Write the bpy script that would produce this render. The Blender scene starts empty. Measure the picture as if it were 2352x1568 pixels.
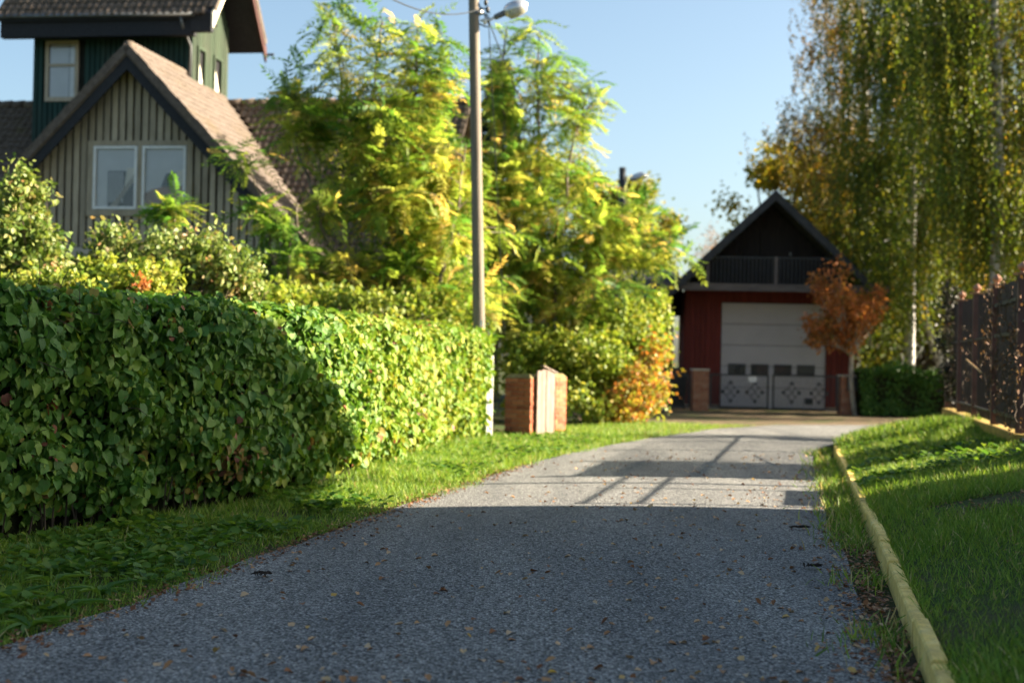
import bpy, bmesh, math, random
import numpy as np
from mathutils import Vector, Matrix

rng = np.random.default_rng(11)
random.seed(11)
S = bpy.context.scene
C = S.collection
R = math.radians

# ------------------------------------------------------------------ camera
F_PX = 50 / 36 * 2352
CAM_H = 1.35
ROLL = math.atan(0.021)
PITCH = 0.00973
cam_d = bpy.data.cameras.new('camera')
cam = bpy.data.objects.new('camera', cam_d)
C.objects.link(cam)
cam_d.lens = 50
cam_d.sensor_width = 36
cam_d.clip_end = 1500
cam.matrix_world = (Matrix.Translation((0, 0, CAM_H)) @ Matrix.Rotation(math.pi / 2 + PITCH, 4, 'X') @ Matrix.Rotation(ROLL, 4, 'Z'))
cam_d.dof.use_dof = True
cam_d.dof.focus_distance = 9.0
cam_d.dof.aperture_fstop = 1.7
S.camera = cam

# ------------------------------------------------------------------ sky, sun, exposure
SUN_EL, SUN_A = R(24), R(8)          # elevation; angle from +X towards +Y
W = bpy.data.worlds.new('World')
S.world = W
W.use_nodes = True
nt = W.node_tree
bg = nt.nodes['Background']
sky = nt.nodes.new('ShaderNodeTexSky')
sky.sky_type = 'NISHITA'
sky.sun_disc = False
sky.sun_elevation = SUN_EL
sky.sun_rotation = math.pi / 2 - SUN_A
sky.altitude = 0
sky.air_density = 0.74
sky.dust_density = 2.5
sky.ozone_density = 1.0
wb = nt.nodes.new('ShaderNodeMix')            # white balance of the whole sky
wb.data_type = 'RGBA'
wb.blend_type = 'MULTIPLY'
wb.inputs[0].default_value = 1.0
wb.inputs[7].default_value = (0.97, 1.02, 0.94, 1)
nt.links.new(sky.outputs[0], wb.inputs[6])
nt.links.new(wb.outputs[2], bg.inputs[0])
bg.inputs[1].default_value = 0.05
sun_d = bpy.data.lights.new('sun', 'SUN')
sun_d.energy = 5.0
sun_d.angle = R(0.5)
sun_d.color = (1.0, 0.85, 0.65)
sun = bpy.data.objects.new('sun', sun_d)
C.objects.link(sun)
SUN_DIR = Vector((math.cos(SUN_EL) * math.cos(SUN_A), math.cos(SUN_EL) * math.sin(SUN_A), math.sin(SUN_EL)))
sun.rotation_euler = (-SUN_DIR).to_track_quat('-Z', 'Y').to_euler()
sun.location = (40, 6, 18)
S.view_settings.view_transform = 'Standard'
S.view_settings.look = 'None'
S.view_settings.exposure = 2.45
S.view_settings.gamma = 1.0
S.view_settings.use_curve_mapping = False
S.cycles.use_denoising = True
S.cycles.max_bounces = 8
S.cycles.diffuse_bounces = 6
S.cycles.transmission_bounces = 6
S.cycles.transparent_max_bounces = 8
S.cycles.caustics_reflective = False
S.cycles.caustics_refractive = False


# ------------------------------------------------------------------ measuring: photo position (2352 wide) -> place in the world
def ray(px, py):
    dx, dy = (px - 1176) / F_PX, -(py - 784) / F_PX
    c, s = math.cos(ROLL), math.sin(ROLL)
    x, z = dx * c - dy * s, dx * s + dy * c
    return np.array([x, math.cos(PITCH) - z * math.sin(PITCH), math.sin(PITCH) + z * math.cos(PITCH)])


def at(px, py, Y):
    r = ray(px, py)
    return np.array([0, 0, CAM_H]) + r * (Y / r[1])


def gnd(px, py, z=0.0):
    r = ray(px, py)
    return np.array([0, 0, CAM_H]) + r * ((z - CAM_H) / r[2])


# ------------------------------------------------------------------ material helpers
class NT:
    def __init__(s, name):
        s.m = bpy.data.materials.new(name)
        s.m.use_nodes = True
        s.t = s.m.node_tree
        s.p = s.t.nodes['Principled BSDF']
        s.out = s.t.nodes['Material Output']

    def n(s, typ, **kw):
        nd = s.t.nodes.new(typ)
        for k, v in kw.items():
            setattr(nd, k, v)
        return nd

    def l(s, a, b):
        s.t.links.new(a, b)

    def coord(s, kind='Object', scale=(1, 1, 1)):
        tc = s.n('ShaderNodeTexCoord')
        mp = s.n('ShaderNodeMapping')
        mp.inputs['Scale'].default_value = scale
        s.l(tc.outputs[kind], mp.inputs['Vector'])
        return mp.outputs[0]

    def noise(s, vec, scale, detail=4, rough=0.55):
        nd = s.n('ShaderNodeTexNoise')
        nd.inputs['Scale'].default_value = scale
        nd.inputs['Detail'].default_value = detail
        nd.inputs['Roughness'].default_value = rough
        if vec is not None:
            s.l(vec, nd.inputs['Vector'])
        return nd.outputs[0]

    def ramp(s, fac, stops, interp='LINEAR'):
        nd = s.n('ShaderNodeValToRGB')
        nd.color_ramp.interpolation = interp
        els = nd.color_ramp.elements
        while len(els) < len(stops):
            els.new(0.5)
        for e, (p, c) in zip(els, stops):
            e.position = p
            e.color = (*c, 1) if len(c) == 3 else c
        s.l(fac, nd.inputs[0])
        return nd.outputs[0]

    def mix(s, fac, a, b, mode='MIX'):
        nd = s.n('ShaderNodeMix', data_type='RGBA', blend_type=mode)
        for sock, v in ((nd.inputs[0], fac), (nd.inputs[6], a), (nd.inputs[7], b)):
            if isinstance(v, (int, float)):
                sock.default_value = v
            elif isinstance(v, tuple):
                sock.default_value = (*v, 1)
            else:
                s.l(v, sock)
        return nd.outputs[2]

    def math(s, op, a, b=0.0):
        nd = s.n('ShaderNodeMath', operation=op)
        for sock, v in ((nd.inputs[0], a), (nd.inputs[1], b)):
            if isinstance(v, (int, float)):
                sock.default_value = v
            else:
                s.l(v, sock)
        return nd.outputs[0]

    def bump(s, h, strength=0.3, dist=0.01):
        nd = s.n('ShaderNodeBump')
        nd.inputs['Strength'].default_value = strength
        nd.inputs['Distance'].default_value = dist
        s.l(h, nd.inputs['Height'])
        s.l(nd.outputs[0], s.p.inputs['Normal'])

    def base(s, c):
        if isinstance(c, tuple):
            s.p.inputs['Base Color'].default_value = (*c, 1)
        else:
            s.l(c, s.p.inputs['Base Color'])

    def set(s, rough=0.7, spec=0.4, metal=0.0):
        s.p.inputs['Roughness'].default_value = rough
        s.p.inputs['Specular IOR Level'].default_value = spec
        s.p.inputs['Metallic'].default_value = metal
        return s.m


def plain(name, col, rough=0.7, spec=0.4, metal=0.0, var=0.25, scale=3.0, bump=0.0):
    b = NT(name)
    v = b.coord('Object')
    f = b.noise(v, scale, 5)
    lo = tuple(c * (1 - var) for c in col)
    hi = tuple(min(1, c * (1 + var)) for c in col)
    b.base(b.ramp(f, [(0.3, lo), (0.7, hi)]))
    if bump:
        b.bump(b.noise(v, scale * 6, 4), bump, 0.01)
    return b.set(rough, spec, metal)


def wood(name, dark, light, grain=(14, 14, 0.8), rough=0.8, per=0.35, streak=None):
    """weathered boards: grain runs along local z, each board its own tone"""
    b = NT(name)
    v = b.coord('Object', grain)
    g = b.noise(v, 3, 6, 0.65)
    col = b.ramp(g, [(0.28, dark), (0.72, light)])
    oi = b.n('ShaderNodeObjectInfo')
    k = b.math('ADD', b.math('MULTIPLY', oi.outputs['Random'], per), 1 - per / 2)
    comb = b.n('ShaderNodeCombineColor')
    for i in range(3):
        b.l(k, comb.inputs[i])
    col = b.mix(1.0, col, comb.outputs[0], 'MULTIPLY')
    if streak:
        m = b.noise(b.coord('Object', (1.5, 1.5, 0.6)), 1.6, 4)
        col = b.mix(b.ramp(m, [(0.5, (0, 0, 0)), (0.75, (0.7, 0.7, 0.7))]), col, streak)
    b.base(col)
    b.bump(g, 0.35, 0.006)
    return b.set(rough, 0.3)


def leaf_mat(name, stops, trans=0.3, rough=0.5, spec=0.35, veins=False, back=1.35):
    """leaf: tone from the 'tint' attribute (object colour for single leaves), light passes through"""
    b = NT(name)
    a = b.n('ShaderNodeAttribute', attribute_name='tint')
    oi = b.n('ShaderNodeObjectInfo')
    sep = b.n('ShaderNodeSeparateColor')
    b.l(oi.outputs['Color'], sep.inputs[0])
    t = b.math('ADD', a.outputs['Fac'], b.math('SUBTRACT', 1.0, sep.outputs[0]))
    col = b.ramp(t, stops)
    geo = b.n('ShaderNodeNewGeometry')
    pale = b.mix(1.0, col, (back, back, back * 1.15), 'MULTIPLY')
    col = b.mix(geo.outputs['Backfacing'], col, pale)
    if veins:
        uv = b.n('ShaderNodeAttribute', attribute_name='luv')
        sx = b.n('ShaderNodeSeparateXYZ')
        b.l(uv.outputs['Vector'], sx.inputs[0])
        ax = b.math('ABSOLUTE', sx.outputs[0])
        mid = b.math('LESS_THAN', ax, 0.018)
        w = b.math('SINE', b.math('MULTIPLY', b.math('SUBTRACT', sx.outputs[1], b.math('MULTIPLY', ax, 0.9)), 38.0))
        sv = b.math('MULTIPLY', b.math('GREATER_THAN', w, 0.86), 0.35)
        k = b.math('MAXIMUM', b.math('MULTIPLY', mid, 0.5), sv)
        col = b.mix(k, col, b.mix(0.5, col, (0.22, 0.28, 0.10)))
        b.bump(w, 0.22, 0.004)
        nz = b.noise(b.coord('Object'), 60, 3)
        col = b.mix(b.ramp(nz, [(0.56, (0, 0, 0)), (0.75, (0.4, 0.4, 0.4))]), col, (0.12, 0.10, 0.03))
    b.base(col)
    b.set(rough, spec)
    tr = b.n('ShaderNodeBsdfTranslucent')
    tc = b.mix(1.0, col, (1.2, 1.17, 0.7), 'MULTIPLY')
    b.l(tc, tr.inputs[0])
    mx = b.n('ShaderNodeMixShader')
    mx.inputs[0].default_value = trans
    b.l(b.p.outputs[0], mx.inputs[1])
    b.l(tr.outputs[0], mx.inputs[2])
    b.l(mx.outputs[0], b.out.inputs[0])
    return b.m


# ------------------------------------------------------------------ mesh helpers
def tag(o, label=None, cat=None, group=None, kind=None):
    if label: o['label'] = label
    if cat: o['category'] = cat
    if group: o['group'] = group
    if kind: o['kind'] = kind
    return o


def thing(name, label, cat, loc=(0, 0, 0), rz=0.0, group=None, kind=None):
    o = bpy.data.objects.new(name, None)
    o.empty_display_size = 0.2
    C.objects.link(o)
    o.location = loc
    o.rotation_euler = (0, 0, rz)
    return tag(o, label, cat, group, kind)


class MB:
    """collects shapes, then builds ONE mesh object"""
    def __init__(s):
        s.v, s.f = [], []

    def add(s, vs, fs):
        k = len(s.v)
        s.v += [tuple(map(float, p)) for p in vs]
        s.f += [tuple(i + k for i in f) for f in fs]
        return s

    def box(s, c, size, M=None):
        hx, hy, hz = size[0] / 2, size[1] / 2, size[2] / 2
        vs = [Vector((x, y, z)) for z in (-hz, hz) for x, y in ((-hx, -hy), (hx, -hy), (hx, hy), (-hx, hy))]
        if M is not None:
            vs = [M @ p for p in vs]
        vs = [p + Vector(c) for p in vs]
        return s.add(vs, [(3, 2, 1, 0), (4, 5, 6, 7), (0, 1, 5, 4), (1, 2, 6, 5), (2, 3, 7, 6), (3, 0, 4, 7)])

    def span(s, lo, hi):
        return s.box([(a + b) / 2 for a, b in zip(lo, hi)], [abs(b - a) for a, b in zip(lo, hi)])

    def prism(s, poly, d):
        """poly: 3D points of a flat outline, d: extrusion vector"""
        n = len(poly)
        P = [Vector(p) for p in poly]
        D = Vector(d)
        nrm = Vector((0, 0, 0))
        for i in range(n):
            nrm += P[i].cross(P[(i + 1) % n])
        if nrm.dot(D) > 0:
            P = P[::-1]
        vs = P + [p + D for p in P]
        return s.add(vs, [tuple(range(n)), tuple(range(2 * n - 1, n - 1, -1))] + [(i, n + i, n + (i + 1) % n, (i + 1) % n) for i in range(n)])

    def tube(s, pts, rad, n=6, cap=True):
        pts = [Vector(p) for p in pts]
        if isinstance(rad, (int, float)):
            rad = [rad] * len(pts)
        k = len(s.v)
        ref = Vector((0.31, 0.27, 0.91))
        for i, p in enumerate(pts):
            d = (pts[min(i + 1, len(pts) - 1)] - pts[max(i - 1, 0)])
            d = d.normalized() if d.length > 1e-9 else Vector((0, 0, 1))
            a = d.cross(ref)
            if a.length < 0.05:
                a = d.cross(Vector((1, 0, 0)))
            a.normalize()
            b2 = d.cross(a)
            for j in range(n):
                th = 2 * math.pi * j / n
                s.v.append(tuple(p + (a * math.cos(th) + b2 * math.sin(th)) * rad[i]))
        for i in range(len(pts) - 1):
            for j in range(n):
                q = k + i * n
                s.f.append((q + j, q + (j + 1) % n, q + n + (j + 1) % n, q + n + j))
        if cap:
            s.f.append(tuple(k + j for j in range(n))[::-1])
            s.f.append(tuple(k + (len(pts) - 1) * n + j for j in range(n)))
        return s

    def build(s, name, mat, parent=None, smooth=False, bevel=0.0):
        me = bpy.data.meshes.new(name)
        me.from_pydata(s.v, [], s.f)
        me.update()
        if smooth:
            me.polygons.foreach_set('use_smooth', [True] * len(me.polygons))
        me.materials.append(mat)
        o = bpy.data.objects.new(name, me)
        C.objects.link(o)
        o.parent = parent
        if bevel:
            bv = o.modifiers.new('bevel', 'BEVEL')
            bv.width = bevel
            bv.segments = 2
            bv.limit_method = 'ANGLE'
        return o


def inst(name, me, parent, M):
    o = bpy.data.objects.new(name, me)
    C.objects.link(o)
    o.parent = parent
    o.matrix_local = M
    return o


def np_mesh(name, V, F, mat, tint=None, luv=None, smooth=True):
    me = bpy.data.meshes.new(name)
    V = np.ascontiguousarray(V, dtype=np.float32)
    F = np.ascontiguousarray(F, dtype=np.int32)
    me.vertices.add(len(V))
    me.vertices.foreach_set('co', V.ravel())
    me.loops.add(F.size)
    me.loops.foreach_set('vertex_index', F.ravel())
    me.polygons.add(len(F))
    me.polygons.foreach_set('loop_start', np.arange(0, F.size, F.shape[1], dtype=np.int32))
    if smooth:
        me.polygons.foreach_set('use_smooth', np.ones(len(F), dtype=bool))
    me.update(calc_edges=True)
    if tint is not None:
        a = me.attributes.new('tint', 'FLOAT', 'POINT')
        a.data.foreach_set('value', np.ascontiguousarray(tint, dtype=np.float32))
    if luv is not None:
        a = me.attributes.new('luv', 'FLOAT_VECTOR', 'POINT')
        a.data.foreach_set('vector', np.ascontiguousarray(luv, dtype=np.float32).ravel())
    me.materials.append(mat)
    return me


def np_obj(name, me, parent=None):
    o = bpy.data.objects.new(name, me)
    C.objects.link(o)
    o.parent = parent
    return o


def unit(a):
    return a / np.maximum(np.linalg.norm(a, axis=-1, keepdims=True), 1e-9)


def frames(t, n):
    """rotation matrices whose y axis is t (tip) and whose z axis leans to n"""
    t = unit(t)
    n = unit(n - (n * t).sum(-1, keepdims=True) * t)
    x = np.cross(t, n)
    return np.stack([x, t, n], axis=-1)


def scatter(name, tmpl, pos, Rm, sc, tint, mat, parent=None, luv=False, smooth=True):
    tv, tf = tmpl
    N = len(pos)
    sc = np.broadcast_to(np.asarray(sc, dtype=float).reshape(len(sc) if np.ndim(sc) else 1, -1), (N, 1)) if np.ndim(sc) < 2 else sc
    V = np.einsum('nij,kj->nki', Rm, tv) * sc[:, None, :] + pos[:, None, :]
    k = len(tv)
    F = (tf[None] + (np.arange(N) * k)[:, None, None]).reshape(-1, tf.shape[1])
    me = np_mesh(name, V.reshape(-1, 3), F, mat, np.repeat(tint, k), np.tile(tv, (N, 1)) if luv else None, smooth)
    return np_obj(name, me, parent)


def rand_unit(n):
    return unit(rng.normal(size=(n, 3)))


# leaf templates: y to the tip, z up, base at the origin
def t_lobed(fold=0.28, droop=0.25):
    o = [(0, 0), (.17, -.06), (.34, .03), (.38, .14), (.48, .30), (.43, .36), (.44, .52), (.36, .58), (.30, .74), (.18, .82), (0, .95)]
    m = [(0, .30), (0, .64)]
    V, F = [], []
    def z(x, y): return fold * abs(x) - droop * y * y + 0.03 * math.sin(9 * y + 5 * abs(x))
    V += [(0, 0, 0), (0, .95, z(0, .95))] + [(x, y, z(x, y)) for x, y in m]
    for sgn in (1, -1):
        k = len(V)
        V += [(sgn * x, y, z(x, y)) for x, y in o[1:-1]]
        idx = [0] + list(range(k, k + 9)) + [1]
        tris = [(0, 1, 'a'), (1, 2, 'a'), (2, 3, 'a'), (3, 4, 'a'), (4, 5, 'a'), (5, 'b', 'a'), (5, 6, 'b'), (6, 7, 'b'), (7, 8, 'b'), (8, 9, 'b'), (9, 10, 'b')]
        for tr in tris:
            q = [2 if c == 'a' else 3 if c == 'b' else idx[c] for c in tr]
            F.append(q if sgn > 0 else q[::-1])
    return np.array(V, float), np.array(F)


def t_leaf(w=0.33, fold=0.18, droop=0.2):
    V = np.array([(0, 0, 0), (w, .38, fold * w), (-w, .38, fold * w), (0, .45, -droop * .2), (w * .7, .72, fold * w - droop * .5), (-w * .7, .72, fold * w - droop * .5), (0, 1, -droop)], float)
    F = np.array([(0, 1, 3), (0, 3, 2), (1, 4, 3), (2, 3, 5), (4, 6, 3), (5, 3, 6)])
    return V, F


def t_diamond(w=0.4, fold=0.15):
    return (np.array([(0, 0, 0), (w, .45, fold), (0, 1, 0), (-w, .45, fold)], float), np.array([(0, 1, 2), (0, 2, 3)]))


def t_blade():
    return (np.array([(-.5, 0, 0), (.5, 0, 0), (-.38, .5, .06), (.38, .5, .06), (0, 1, .28)], float) * (0.06, 1, 1), np.array([(0, 1, 3), (0, 3, 2), (2, 3, 4)]))


def t_frond(pairs=9, droop=0.45, seed=0):
    r = np.random.default_rng(seed)
    V, F = [], []
    def rach(u): return np.array([0.05 * math.sin(3 * u + seed), u * (1 - 0.12 * u), -droop * u * u + 0.12 * u])
    us = np.linspace(0, 1, 5)
    for u in us:
        p = rach(u)
        w = 0.010 * (1 - 0.6 * u)
        V += [p + (w, 0, 0), p - (w, 0, 0)]
    for i in range(4):
        F += [(2 * i, 2 * i + 1, 2 * i + 3), (2 * i, 2 * i + 3, 2 * i + 2)]
    for i in range(pairs):
        u = 0.16 + 0.8 * i / (pairs - 1)
        L = 0.27 * (1 - 0.5 * abs(u - 0.5)) * r.uniform(0.85, 1.1)
        for sg in (1, -1):
            p = rach(u)
            d = unit(np.array([sg, 0.45 + 0.3 * u + r.normal() * 0.1, -0.35 + r.normal() * 0.15]))
            wv = unit(np.cross(d, np.array([0, 0, 1.0]))) * L * 0.165
            k = len(V)
            V += [p, p + d * L * .4 + wv, p + d * L + np.array([0, 0, -L * .15]), p + d * L * .4 - wv]
            F += [(k, k + 1, k + 2), (k, k + 2, k + 3)]
    p = rach(1.0)
    k = len(V)
    V += [p, p + (0.045, .1, -.03), p + (0, .22, -.1), p + (-.045, .1, -.03)]
    F += [(k, k + 1, k + 2), (k, k + 2, k + 3)]
    return np.array(V, float), np.array(F)


def vnoise(P, f, seed=0):
    """cheap smooth noise, about -1..1"""
    r = np.random.default_rng(seed)
    out = np.zeros(len(P))
    for k in range(5):
        d = r.normal(size=P.shape[1])
        out += np.sin(P @ d * f + r.uniform(0, 6.3)) / 5
    return out * 1.6


# ------------------------------------------------------------------ lines of the place: x for a given Y
RY = np.array([2, 5, 6.44, 7.67, 8.88, 9.81, 10.83, 12.09, 13.89, 16.7, 18.83, 20.96, 24.2, 27.68, 30.2])
RX = np.array([-3.4, -2.6, -2.28, -1.90, -1.70, -1.56, -1.35, -1.06, -.70, 0, .52, 1.15, 2.43, 3.96, 5.5])
KY = np.array([1, 6.04, 7.81, 9.47, 11.13, 13.09, 15.88, 18.51, 21.2])
KX = np.array([.75, 1.79, 2.14, 2.48, 2.83, 3.23, 3.79, 4.26, 4.80])
HY = np.array([4.5, 6.5, 7.9, 9.32, 10.28, 11.17, 12.81, 14.6, 17.0, 19.4, 22.6, 24])
HX = np.array([-5.1, -4.4, -3.85, -3.34, -3.0, -2.66, -2.02, -1.66, -1.34, -.98, -.40, -.2])
RC, KC = np.polyfit(RY, RX, 4), np.polyfit(KY, KX, 2)
def roadL(Y): return np.polyval(RC, Y)
def kerbX(Y): return np.polyval(KC, Y)
def hedgeX(Y): return np.interp(Y, HY, HX)
def fenceX(Y): return 2.374 + 0.215 * np.asarray(Y)

# ------------------------------------------------------------------ ground and road
b = NT('soil_and_turf')
v = b.coord('Object')
n1 = b.noise(v, 0.9, 6)
n2 = b.noise(v, 22, 5, 0.7)
soil = b.ramp(n2, [(0.3, (0.035, 0.026, 0.016)), (0.7, (0.10, 0.075, 0.045))])
turf = b.ramp(n2, [(0.3, (0.018, 0.035, 0.008)), (0.7, (0.06, 0.095, 0.022))])
b.base(b.mix(b.ramp(n1, [(0.38, (0, 0, 0)), (0.55, (1, 1, 1))]), soil, turf))
b.bump(n2, 0.6, 0.03)
M_SOIL = b.set(0.95, 0.15)

b = NT('chip_seal_asphalt')
v = b.coord('Object')
vo = b.n('ShaderNodeTexVoronoi', feature='F1')
vo.inputs['Scale'].default_value = 72
vo.inputs['Randomness'].default_value = 1.0
b.l(v, vo.inputs['Vector'])
vo2 = b.n('ShaderNodeTexVoronoi', feature='F1')
vo2.inputs['Scale'].default_value = 130
b.l(v, vo2.inputs['Vector'])
sp = b.n('ShaderNodeSeparateColor')
b.l(vo.outputs['Color'], sp.inputs[0])
sp2 = b.n('ShaderNodeSeparateColor')
b.l(vo2.outputs['Color'], sp2.inputs[0])
chip = b.ramp(sp.outputs[0], [(0.0, (0.040, 0.043, 0.045)), (0.4, (0.18, 0.188, 0.190)), (0.75, (0.35, 0.36, 0.355)), (1.0, (0.66, 0.66, 0.63))])
fine = b.ramp(sp2.outputs[0], [(0.0, (0.045, 0.047, 0.048)), (1.0, (0.44, 0.45, 0.445))])
col = b.mix(0.4, chip, fine)
gap = b.ramp(vo.outputs['Distance'], [(0.40, (1, 1, 1)), (0.75, (0.22, 0.22, 0.23))])
col = b.mix(1.0, col, gap, 'MULTIPLY')
patch = b.noise(b.coord('Object', (1.6, 0.22, 1)), 0.9, 6)
col = b.mix(1.0, col, b.ramp(patch, [(0.3, (0.70, 0.71, 0.73)), (0.7, (1.22, 1.2, 1.16))]), 'MULTIPLY')
b.base(col)
h = b.math('SUBTRACT', b.math('MULTIPLY', sp.outputs[1], 0.6), vo.outputs['Distance'])
b.bump(h, 0.9, 0.012)
M_ASPH = b.set(0.88, 0.25)

b = NT('leaf_strewn_dirt')
v = b.coord('Object')
n1 = b.noise(v, 1.2, 5)
n2 = b.noise(v, 30, 4, 0.7)
dirt = b.ramp(n2, [(0.3, (0.06, 0.045, 0.03)), (0.52, (0.13, 0.10, 0.065)), (0.68, (0.22, 0.13, 0.06))])
grassy = b.ramp(n2, [(0.3, (0.03, 0.05, 0.012)), (0.7, (0.08, 0.11, 0.03))])
b.base(b.mix(b.ramp(n1, [(0.5, (0, 0, 0)), (0.62, (1, 1, 1))]), dirt, grassy))
b.bump(n2, 0.5, 0.02)
M_YARD = b.set(0.95, 0.15)


def sheet(name, rows, mat, label, cat, kind='structure'):
    """rows: list of equally long lists of points"""
    m = len(rows[0])
    V = np.array(rows, float).reshape(-1, 3)
    F = [(i * m + j, i * m + j + 1, (i + 1) * m + j + 1, (i + 1) * m + j) for i in range(len(rows) - 1) for j in range(m - 1)]
    me = np_mesh(name, V, np.array(F), mat)
    if me.polygons[0].normal.z < 0:
        me.flip_normals()
    return tag(np_obj(name, me), label, cat, kind=kind)


g = [-400, -60, -20, 0, 20, 60, 400]
sheet('ground', [[(x, y, -0.03) for x in g] for y in (-60, -10, 5, 20, 40, 70, 120, 700)], M_SOIL, 'flat soil and turf under the whole place', 'ground')

# road: pairs of left and right edge points, bending right behind the lawn
pairs = [((roadL(y), y), (kerbX(y) - 0.17 - 0.03 * math.sin(y * 1.7) - (0.12 if y > 11 else 0.12 * max(0, (y - 8) / 3)), y)) for y in np.arange(1.5, 20.9, 0.35)]
ctrl = [((1.15, 20.96), (4.45, 20.9)), ((2.43, 24.2), (4.85, 22.3)), ((3.96, 27.68), (5.6, 23.9)), ((5.6, 30.0), (6.8, 25.2)), ((9, 31.4), (9, 26.2)), ((16, 32.4), (16, 27)), ((34, 33), (34, 27.6))]
for a, c in zip(ctrl[:-1], ctrl[1:]):
    for k in np.linspace(0, 1, 8)[:-1]:
        pairs.append(tuple(tuple(np.array(p) * (1 - k) + np.array(q) * k) for p, q in zip(a, c)))
pairs.append(ctrl[-1])
rows = []
for i, (l, r_) in enumerate(pairs):
    l, r_ = np.array(l), np.array(r_)
    wob = 0.02 * math.sin(i * 1.9) + 0.025 * math.sin(i * 0.77 + 1)
    rows.append([tuple((l + (r_ - l) * (wob * (1 - u) / 4 + u))) + (0.0 + 0.03 * (1 - (2 * u - 1) ** 2),) for u in np.linspace(0, 1, 13)])
sheet('road', rows, M_ASPH, 'grey chip seal asphalt lane bending to the right', 'road')
sheet('yard', [[(x, y, -0.012) for x in np.linspace(1.5, 22, 12)] for y in np.linspace(26, 46, 12)], M_YARD, 'brown leaf strewn dirt in front of the red garage', 'yard')

# lawn: rises from the kerb to the fence and goes on as the garden behind it
rows = []
for y in np.arange(1, 27.01, 0.4):
    r_ = []
    for u in np.linspace(0, 1, 15):
        yy = min(y, 26)
        x0, x1 = kerbX(min(yy, 21.2)) + 0.05, float(fenceX(yy))
        if yy > 20.4:                                  # rounded corner at the far end
            x0 += (yy - 20.4) ** 2 * 0.085
            x0 = min(x0, x1 - 0.3)
        x = x0 + (x1 - x0) * u
        far = max(0, (yy - 23) / 3)
        z = 0.075 + (0.37) * (u ** 0.8) * (1 - 0.25 * far) + 0.02 * math.sin(3 * x + y * 1.3) * u
        if y > 26: z = -0.05
        r_.append((x, yy + (0.15 if y > 26 else 0), z))
    r_ += [(r_[-1][0] + 3, r_[-1][1], r_[-1][2] + 0.05), (r_[-1][0] + 30, r_[-1][1], r_[-1][2] + 0.05)]
    rows.append(r_)
LAWN_ROWS = np.array(rows)
sheet('lawn', rows, M_SOIL, 'raised lawn strip between the yellow kerb and the fence', 'lawn')


def lawn_z(u, y):
    yy = np.minimum(y, 26)
    x0 = kerbX(np.minimum(yy, 21.2)) + 0.05 + np.where(yy > 20.4, (yy - 20.4) ** 2 * 0.085, 0)
    x1 = fenceX(yy)
    x0 = np.minimum(x0, x1 - 0.3)
    x = x0 + (x1 - x0) * u
    far = np.maximum(0, (yy - 23) / 3)
    return x, 0.075 + 0.37 * (u ** 0.8) * (1 - 0.25 * far) + 0.02 * np.sin(3 * x + y * 1.3) * u


# kerb of single stones, painted yellow
b = NT('yellow_kerb_paint')
v = b.coord('Object')
n1 = b.noise(v, 7, 6, 0.7)
n2 = b.noise(v, 45, 3)
col = b.ramp(n1, [(0.25, (0.50, 0.34, 0.09)), (0.5, (0.78, 0.57, 0.17)), (0.75, (0.86, 0.70, 0.31))])
col = b.mix(b.ramp(n2, [(0.55, (0, 0, 0)), (0.72, (0.55, 0.55, 0.55))]), col, (0.20, 0.16, 0.10))
n3 = b.noise(b.coord('Object'), 2.6, 6, .7)
col = b.mix(b.ramp(n3, [(0.52, (0, 0, 0)), (0.72, (0.5, .5, .5))]), col, (0.22, 0.18, 0.11))
b.base(col)
b.bump(n2, 0.25, 0.004)
M_KERB = b.set(0.9, 0.2)
kerb = thing('kerb', 'pale yellow painted kerb between the lane and the lawn', 'kerb', kind='structure')
path = [(float(kerbX(y)), y) for y in np.arange(2.0, 20.41, 0.05)]
for y in np.arange(20.45, 25.5, 0.05):
    path.append((float(kerbX(min(y, 21.2))) + (y - 20.4) ** 2 * 0.085, y))
path = np.array(path)
sl = np.concatenate([[0], np.cumsum(np.linalg.norm(np.diff(path, axis=0), axis=1))])
nst = int(sl[-1] / 1.0)
for i in range(nst):
    s0, s1 = i * 1.0 + 0.013, (i + 1) * 1.0 - 0.013
    p, q = [np.array([np.interp(s, sl, path[:, 0]), np.interp(s, sl, path[:, 1])]) for s in (s0, s1)]
    d = (q - p) / np.linalg.norm(q - p)
    nr = np.array([d[1], -d[0]])
    h = 0.122 + random.uniform(-.014, .012)
    tilt = random.uniform(-.003, .003)
    m = MB()
    P = []
    for e, pt in ((0, p), (1, q)):
        for (o_, z_) in ((0, -.2), (0.07, -.2), (0.07, h - .006), (0.063, h), (0.009, h), (0, h - .012)):
            P.append((*(pt + nr * (o_ + tilt)), z_ + (tilt if e else 0)))
    m.add(P, [(0, 1, 2, 3, 4, 5)[::-1], (6, 7, 8, 9, 10, 11)] + [(j, (j + 1) % 6, 6 + (j + 1) % 6, 6 + j) for j in range(6)])
    m.build('kerb_stone', M_KERB, kerb)

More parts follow.
